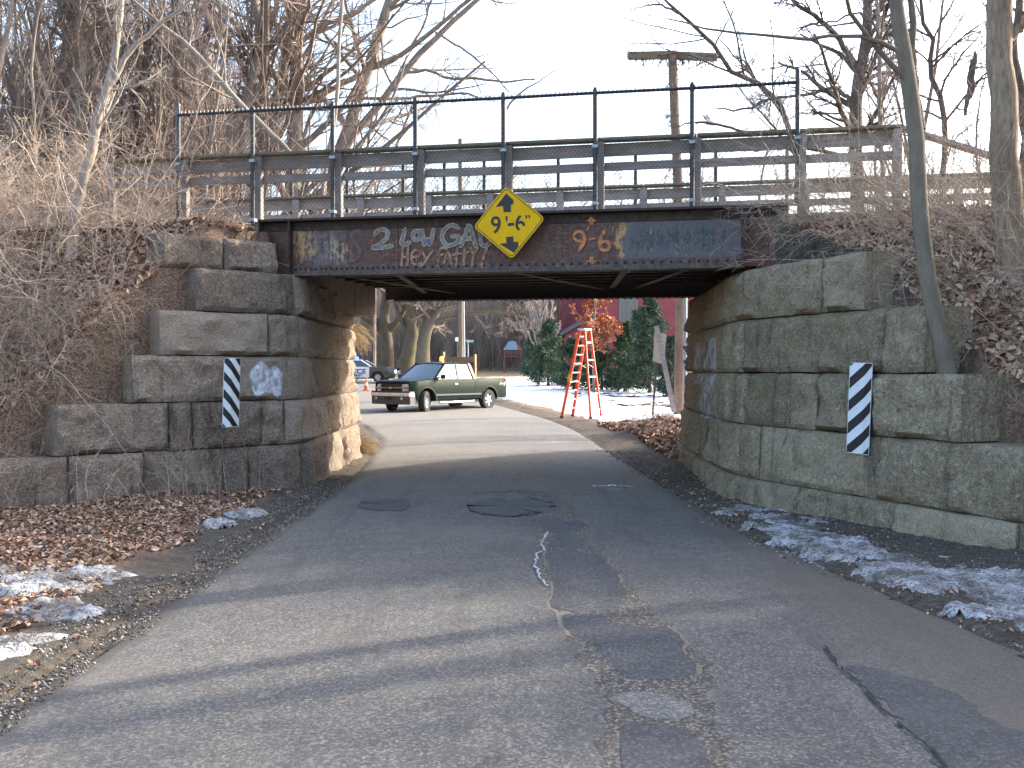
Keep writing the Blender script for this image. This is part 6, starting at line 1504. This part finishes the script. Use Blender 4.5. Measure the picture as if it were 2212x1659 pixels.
# ------------------------------------------------------------------ object markers on the walls
def marker(label, quad, Y0, Y1, fold, rise, nst, phase, nrm_fold):
    """quad: pixel corners TL, TR, BR, BL; at depths left Y0, right Y1"""
    TL, TRt, BRt, BL = [at(x, y, Y) for (x, y), Y in zip(quad, (Y0, Y1, Y1, Y0))]
    org = (TL + TRt + BRt + BL) / 4; OM = thing('object_marker', label, 'hazard marker', org)
    W_ = (TRt - TL).length; H_ = (TL - BL).length; ex = (TRt - TL).normalized(); ez_ = (TL - BL).normalized(); ny = ex.cross(ez_) * -1
    if ny.y > 0: ny = -ny
    def S(u, v, d=0.0):
        du = (u / fold if u < fold else (1 - u) / (1 - fold))
        return (BL - org) + ex * (u * W_) + ez_ * (v * H_) + ny * (d + nrm_fold * du)
    rc = .06; 
    def outline():
        o = []; rv = rc * W_ / H_
        for (cu, cv, a0) in ((rc, rv, 180), (1 - rc, rv, 270), (1 - rc, 1 - rv, 0), (rc, 1 - rv, 90)):
            for k in range(5): a = R(a0 + k * 22.5); o.append((cu + rc * math.cos(a), cv + rv * math.sin(a)))
        return o
    def clip(poly, ax, val, keep):
        o = []
        for i in range(len(poly)):
            p, q = poly[i - 1], poly[i]; ip = (p[ax] - val) * keep >= 0; iq = (q[ax] - val) * keep >= 0
            if ip != iq: f = (val - p[ax]) / (q[ax] - p[ax]); o.append((p[0] + (q[0] - p[0]) * f, p[1] + (q[1] - p[1]) * f))
            if iq: o.append(q)
        return o
    ol = outline(); m = MB()
    for d in (0, -.003):
        for kp, v_ in ((-1, fold), (1, fold)):
            c2 = clip(ol, 0, v_, kp); m.add([S(u, v, d) for u, v in c2], [tuple(range(len(c2)))])
    n = len(ol); m.add([S(u, v, 0) for u, v in ol] + [S(u, v, -.003) for u, v in ol], [(i, (i + 1) % n, n + (i + 1) % n, n + i) for i in range(n)])
    pl = m.build('plate', M['marker_white'], OM)
    for k in range(nst):
        v0 = phase + k / (nst - 2.0) ; hh = .5 / (nst - 2.0); e = .018
        for (ua, ub) in ((e, fold), (fold, 1 - e)):
            band = [(ua, v0 + rise * ua), (ub, v0 + rise * ub), (ub, v0 + rise * ub + hh), (ua, v0 + rise * ua + hh)]
            c2 = clip(clip(band, 1, e * .35, 1), 1, 1 - e * .35, -1)
            if len(c2) > 2: MB().add([S(u, v, .0012) for u, v in c2], [tuple(range(len(c2)))]).build('stripe', M['black'], pl)
    for v in (.25, .5, .75): p = S(.35, v, .003); MB().lathe([(.006, 0), (.005, -.004), (0, -.005)], 8, 'y', tuple(p)).build('bolt', M['alu'], OM)
    MB().beam(S(.5, .5, -.01), S(.5, .5, -.09), .05, .3, (0, 0, 1)).build('bracket', M['steel_post'], OM)
M['marker_white'] = simple('marker_white', (.62, .66, .70), .5, var=.05)
marker('black and white striped hazard marker with creased face on the left wing wall', [(484, 773), (520, 773), (515, 925), (480, 923)], 12.62, 12.78, .38, -.33, 6, -.06, .035)
marker('black and white striped hazard marker with curled top on the right wing wall', [(1836, 783), (1885, 784), (1877, 981), (1828, 977)], 10.55, 10.25, .6, .27, 6, -.30, -.022)

# ------------------------------------------------------------------ red house
HY = 84.0
def hp(px, py, Y=HY): return at(px, py, Y)
hb = Vector((10, HY, tz(10, HY)))
HS = thing('red_house', 'dark red clapboard house behind the spruces', 'house', hb)
xa = hp(1290, 700).x; xb = hp(1500, 700).x; xl_ = hp(1213, 700).x
zt_ = 11.5; z0 = -.3
MB().box(xa - hb.x, xb - hb.x + 2, 0, 8, z0, zt_ - hb.z).build('wall', M['siding'], HS)
MB().box(xl_ - hb.x, xa - hb.x - .02, 3.5, 8.5, z0, zt_ - .6 - hb.z).build('wall', M['siding'], HS)
MB().hexa([(xa - hb.x - .3, -.3, zt_ - hb.z + .02), (xb - hb.x + 2.3, -.3, zt_ - hb.z + .02), (xb - hb.x + 2.3, 4, zt_ - hb.z + 2.5), (xa - hb.x - .3, 4, zt_ - hb.z + 2.5), (xa - hb.x - .3, -.3, zt_ - hb.z + .2), (xb - hb.x + 2.3, -.3, zt_ - hb.z + .2), (xb - hb.x + 2.3, 4, zt_ - hb.z + 2.7), (xa - hb.x - .3, 4, zt_ - hb.z + 2.7)]).build('roof', M['shingle'], HS)
# lower roof sloping down to the left in front of the recessed wall
a1, a2 = hp(1287, 678, HY) - hb, hp(1214, 716, HY) - hb
MB().hexa([(a2.x, -.4, a2.z - .35), (a1.x, -.4, a1.z - .1), (a1.x, 3.48, a1.z + .1), (a2.x, 3.48, a2.z - .15), (a2.x, -.4, a2.z - .1), (a1.x, -.4, a1.z + .15), (a1.x, 3.48, a1.z + .35), (a2.x, 3.48, a2.z + .1)]).build('roof', M['shingle'], HS)
MB().add([(a2.x + .2, 0, z0), (a1.x, 0, z0), (a1.x, 0, a1.z - .12), (a2.x + .2, 0, a2.z - .33)], [(0, 1, 2, 3)]).build('wall', M['siding'], HS)
w0, w1 = hp(1339, 692) - hb, hp(1376, 640) - hb
m = MB(); m.box(w0.x - .08, w1.x + .08, -.07, -.004, w0.z - .1, w0.z); m.box(w0.x - .08, w1.x + .08, -.07, -.004, w1.z, w1.z + .12)
for x in (w0.x, (w0.x + w1.x) / 2, w1.x): m.box(x - .08, x + .08, -.065, -.005, w0.z, w1.z)
wf = m.build('window', M['frame'], HS)
for k in range(2):
    xa_ = w0.x + .085 + k * (w1.x - w0.x) / 2; xb_ = w0.x - .085 + (k + 1) * (w1.x - w0.x) / 2
    MB().box(xa_, xb_, -.03, -.02, w0.z, w1.z - .002).build('pane', M['hglass'], wf)
    m = MB(); zm = w1.z - 1.0
    for q in (1, 2): xx = xa_ + (xb_ - xa_) * q / 3; m.box(xx - .02, xx + .02, -.045, -.031, zm, w1.z - .01)
    m.box(xa_ + .001, xb_ - .001, -.046, -.0315, zm - .03, zm + .03); m.build('muntin', M['frame'], wf)
    MB().box(xa_ + .05, xb_ - .05, -.019, -.01, zm + .2, w1.z - .1).build('blind', M['curtain'], wf)
# playhouse
b_ = base_at(1108, 84); PH = thing('playhouse', 'small wooden playhouse with blue-grey roof at the edge of the far woods', 'playhouse', b_)
rz_ = (at(1108, 737, 84) - b_).z; ez2 = (at(1108, 756, 84) - b_).z; hw = 18 * 84 / F; fz = (at(1108, 768, 84) - b_).z
M['blue_roof'] = simple('blue_canopy', (.16, .24, .30), .7); M['red_wood'] = simple('red_stained_wood', (.20, .075, .055), .8)
m = MB(); m.add([(-hw - .1, -.7, ez2), (hw * .6, -.7, ez2), (hw * .3, 0, rz_), (-hw * .5, 0, rz_), (-hw - .1, .7, ez2), (hw * .6, .7, ez2)], [(0, 1, 2, 3), (3, 2, 5, 4)]); m.build('roof', M['blue_roof'], PH)
MB().add([(hw * .6, -.7, ez2), (hw * 1.1, 0, ez2), (hw * .3, 0, rz_)], [(0, 1, 2)]).build('gable', M['red_wood'], PH)
for x in (-hw, hw):
    for y in (-.65, .65): MB().box(x - .05, x + .05, y - .05, y + .05, -.1, ez2).build('post', M['red_wood'], PH)
MB().box(-hw, hw, -.6, .6, fz - .12, fz).build('floor', M['red_wood'], PH)
for z in (fz + .15, fz + .3): MB().box(-hw + .06, hw - .06, -.66, -.62, z, z + .08).build('rail', M['red_wood'], PH)

# ------------------------------------------------------------------ maples beyond the junction
def big(label, pix, Y, rad, seed, forks, dens=(9, 7, 5, 3)):
    L0 = limb(pix, Y, rad, rng=rg, wob=.02, base_ground=True); ls = [L0] + [limb(p, Y, r, rng=rg, wob=.02) for p, r in forks]
    return tree('maple_tree', label, ls, M['bark_maple'], M['twig'], seed, dens, k0=12, rfloor=.011, up=.02, ang=(35, 75), ratios=(.42, .5, .55))
big('left maple with a short trunk forking low behind the police car', [(836, 792), (836, 745), (830, 705), (836, 640), (842, 560), (848, 430)], 76, [15, 13, 12, 9, 7, 3], 31,
    [([(832, 712), (800, 680), (775, 650), (740, 590)], [8, 7, 5, 3]), ([(838, 715), (862, 690), (880, 650), (905, 560)], [8, 6, 5, 2]), ([(834, 730), (805, 700), (770, 680)], [6, 4, 3])])
big('middle maple leaning right with a wide mossy trunk', [(876, 794), (884, 760), (890, 722), (886, 660), (880, 560), (870, 420)], 74, [20, 15, 14, 10, 8, 3], 32,
    [([(890, 726), (905, 690), (912, 640), (930, 540)], [8, 7, 5, 3]), ([(886, 725), (866, 690), (850, 640)], [7, 5, 3]), ([(888, 700), (895, 650), (896, 540)], [7, 6, 3])])
big('right maple spreading its heavy limbs to the right over the pickup', [(913, 792), (913, 760), (918, 720), (932, 690), (955, 655), (990, 600), (1030, 520)], 71, [17, 15, 14, 11, 8, 6, 3], 33,
    [([(915, 725), (912, 680), (915, 620), (920, 480)], [9, 8, 7, 3]), ([(920, 705), (930, 660), (940, 600), (960, 480)], [8, 7, 6, 3]), ([(930, 695), (985, 684), (1050, 675), (1110, 680), (1165, 700)], [6, 5, 4, 3, 1.5]), ([(940, 672), (1010, 650), (1080, 640), (1150, 650)], [5, 4, 3, 1.5])])
# small vase-shaped tree
sv = [limb([(1163, 835), (1165, 800), (1168, 762)], 58, [4, 3.6, 3.4], rng=rg, base_ground=True)]
for k, (x1, y1) in enumerate([(1128, 690), (1140, 655), (1152, 620), (1165, 600), (1180, 625), (1196, 650), (1212, 700), (1158, 640), (1190, 680), (1145, 680)]):
    sv.append(limb([(1168, 770 + (k % 3) * 8 - 8), (1168 + (x1 - 1168) * .45, 770 + (y1 - 770) * .38), (x1, y1)], 58, [2.2, 1.6, .9], rng=rg, wob=.02))
tree('small_tree', 'slim young vase-shaped bare tree standing in the snow left of the spruces', sv, M['bark_pale'], M['twig_pale'], 41, (8, 5, 3), rfloor=.009, ang=(15, 40), up=.1)

# ------------------------------------------------------------------ spruces
t = NT('spruce_needles'); i_ = t.island(); c = t.ramp(i_, [(0, (.030, .065, .045)), (.5, (.055, .105, .06)), (.8, (.09, .14, .07)), (1, (.16, .19, .09))])
c = t.mix(t.mr(t.orand(), 0, 1, 0, .6), c, t.mix(i_, (.03, .055, .05), (.085, .12, .11))); M['needle'] = t.fin(c, .7, 0, .2)
def spruce(label, px, Y, ytop, wpx, seed, group=None):
    rng = np.random.RandomState(seed); b_ = base_at(px, Y); H = (at(px, ytop, Y) - b_).z; W_ = wpx * 1.3 * Y / F
    o = thing('spruce_tree', label, 'spruce', b_, group=group)
    v, q = tubes(np.array([[[0, 0, -.1], [0, 0, H * .5], [0, 0, H]]]), np.array([[.10, .06, .01]]), 7, rng); link_mesh('trunk', v, q, M['bark_dark'], o)
    n = int(H * 42); z = np.sort(.09 * H + .9 * H * rng.uniform(0, 1, n) ** 1.15); az = rng.uniform(0, 6.28, n); ln = W_ * (1 - z / H * .97) ** .8 * rng.uniform(.62, 1.12, n) + .08; dr = np.where(z < .6 * H, -.12, .25)
    P_ = np.empty((n, 6, 3)); 
    for s in range(6):
        u = s / 5; P_[:, s] = np.stack([np.cos(az) * ln * u, np.sin(az) * ln * u, z + dr * ln * u + .22 * ln * u * u], 1)
    R_ = .012 * np.linspace(1, .3, 6)[None] * np.ones((n, 1)); bt = tubes(P_, R_, 3, rng); link_mesh('branch', bt[0], bt[1], M['bark_dark'], o, kind='stuff')
    c_, d_ = spawn(P_, R_, 12, rng, .12, 1, (35, 60), .42, 2, .1, .0, .7, .5, .6); c_[:, :, 2] += rng.normal(size=(len(c_), 1)) * .03
    P3 = np.concatenate([P_[:, [0, 2, 5]][:, [1, 2, 2]] if 0 else P_[:, [1, 3, 5]], c_]); L_ = np.linalg.norm(np.diff(P3, axis=1), axis=2).sum(1); m_ = 9
    tt = rng.uniform(0, 1, (len(P3), m_)); k_ = (tt > .5)[..., None]; tf = ((tt * 2) % 1)[..., None]
    a = np.where(k_, P3[:, None, 1], P3[:, None, 0]); b2 = np.where(k_, P3[:, None, 2], P3[:, None, 1]); c0 = (a + (b2 - a) * tf).reshape(-1, 3); ax = norm((b2 - a).reshape(-1, 3))
    N_ = len(c0); sdv = norm(np.cross(ax, rng.normal(size=(N_, 3)))); d = norm(ax * .75 + sdv * .8 + np.array([0, 0, .12])); w_ = norm(np.cross(d, rng.normal(size=(N_, 3)))); s_ = rng.uniform(.08, .17, N_)[:, None]
    v = np.stack([c0, c0 + d * s_ * .5 + w_ * s_ * .16, c0 + d * s_, c0 + d * s_ * .5 - w_ * s_ * .16], 1).reshape(-1, 3); q = np.arange(N_ * 4).reshape(-1, 4)
    link_mesh('foliage', v, q, M['needle'], o, kind='stuff')
spruce('leftmost spruce with a bare foot just right of the slim vase-shaped tree', 1184, 57, 692, 42, 51)
spruce('low wide spruce directly left of the orange ladder', 1240, 53, 735, 50, 52)
spruce('spruce standing behind the orange ladder and the rusty oak', 1300, 52, 745, 44, 53)
spruce('dense spruce midway between the orange oak and the tilted sign', 1350, 51, 700, 44, 54)
spruce('tallest spruce right of the window of the red house', 1404, 49, 640, 52, 55)
spruce('small spruce half hidden behind the utility pole', 1448, 46, 730, 34, 56)
spruce('bluish spruce further back between the house window and the tallest spruce', 1376, 60, 672, 36, 57)
spruce('light green bushy evergreen in front of the far woods left of the first spruce', 1150, 72, 728, 26, 58)
# young oak keeping its rusty leaves
ok_l = [limb([(1283, 858), (1282, 800), (1280, 740), (1284, 690), (1288, 645), (1292, 600)], 48.5, [3.2, 3, 2.6, 2.2, 1.6, .8], rng=rg, base_ground=True)]
o_, ab, ef = tree('oak_tree', 'young oak holding rusty orange leaves behind the top of the ladder', ok_l, M['bark_grey'], M['twig'], 44, (34, 6, 4), rfloor=.008, ang=(50, 85), up=.06, ratios=(.42, .5, .5), t0=.3, taper=.8)
t = NT('oak_leaves'); i_ = t.island(); M['oakleaf'] = t.fin(t.ramp(i_, [(0, (.22, .05, .018)), (.5, (.42, .11, .035)), (.85, (.58, .21, .08)), (1, (.7, .36, .2))]), .6, 0, .35)
rng = np.random.RandomState(8); E = ef[0]; pick = rng.randint(0, len(E), 4200); pt = E[pick, rng.randint(0, E.shape[1], 4200)] + rng.normal(size=(4200, 3)) * .06; pt = pt[pt[:, 2] > at(1283, 800, 48.5).z]; n = len(pt)
u = norm(rng.normal(size=(n, 3))); w_ = norm(np.cross(u, rng.normal(size=(n, 3)))); s = rng.uniform(.05, .095, n)[:, None]
v = np.stack([pt - u * s, pt + w_ * s * .6, pt + u * s, pt - w_ * s * .6], 1).reshape(-1, 3) - np.array(o_.location); link_mesh('leaves', v, np.arange(n * 4).reshape(-1, 4), M['oakleaf'], o_, kind='stuff')
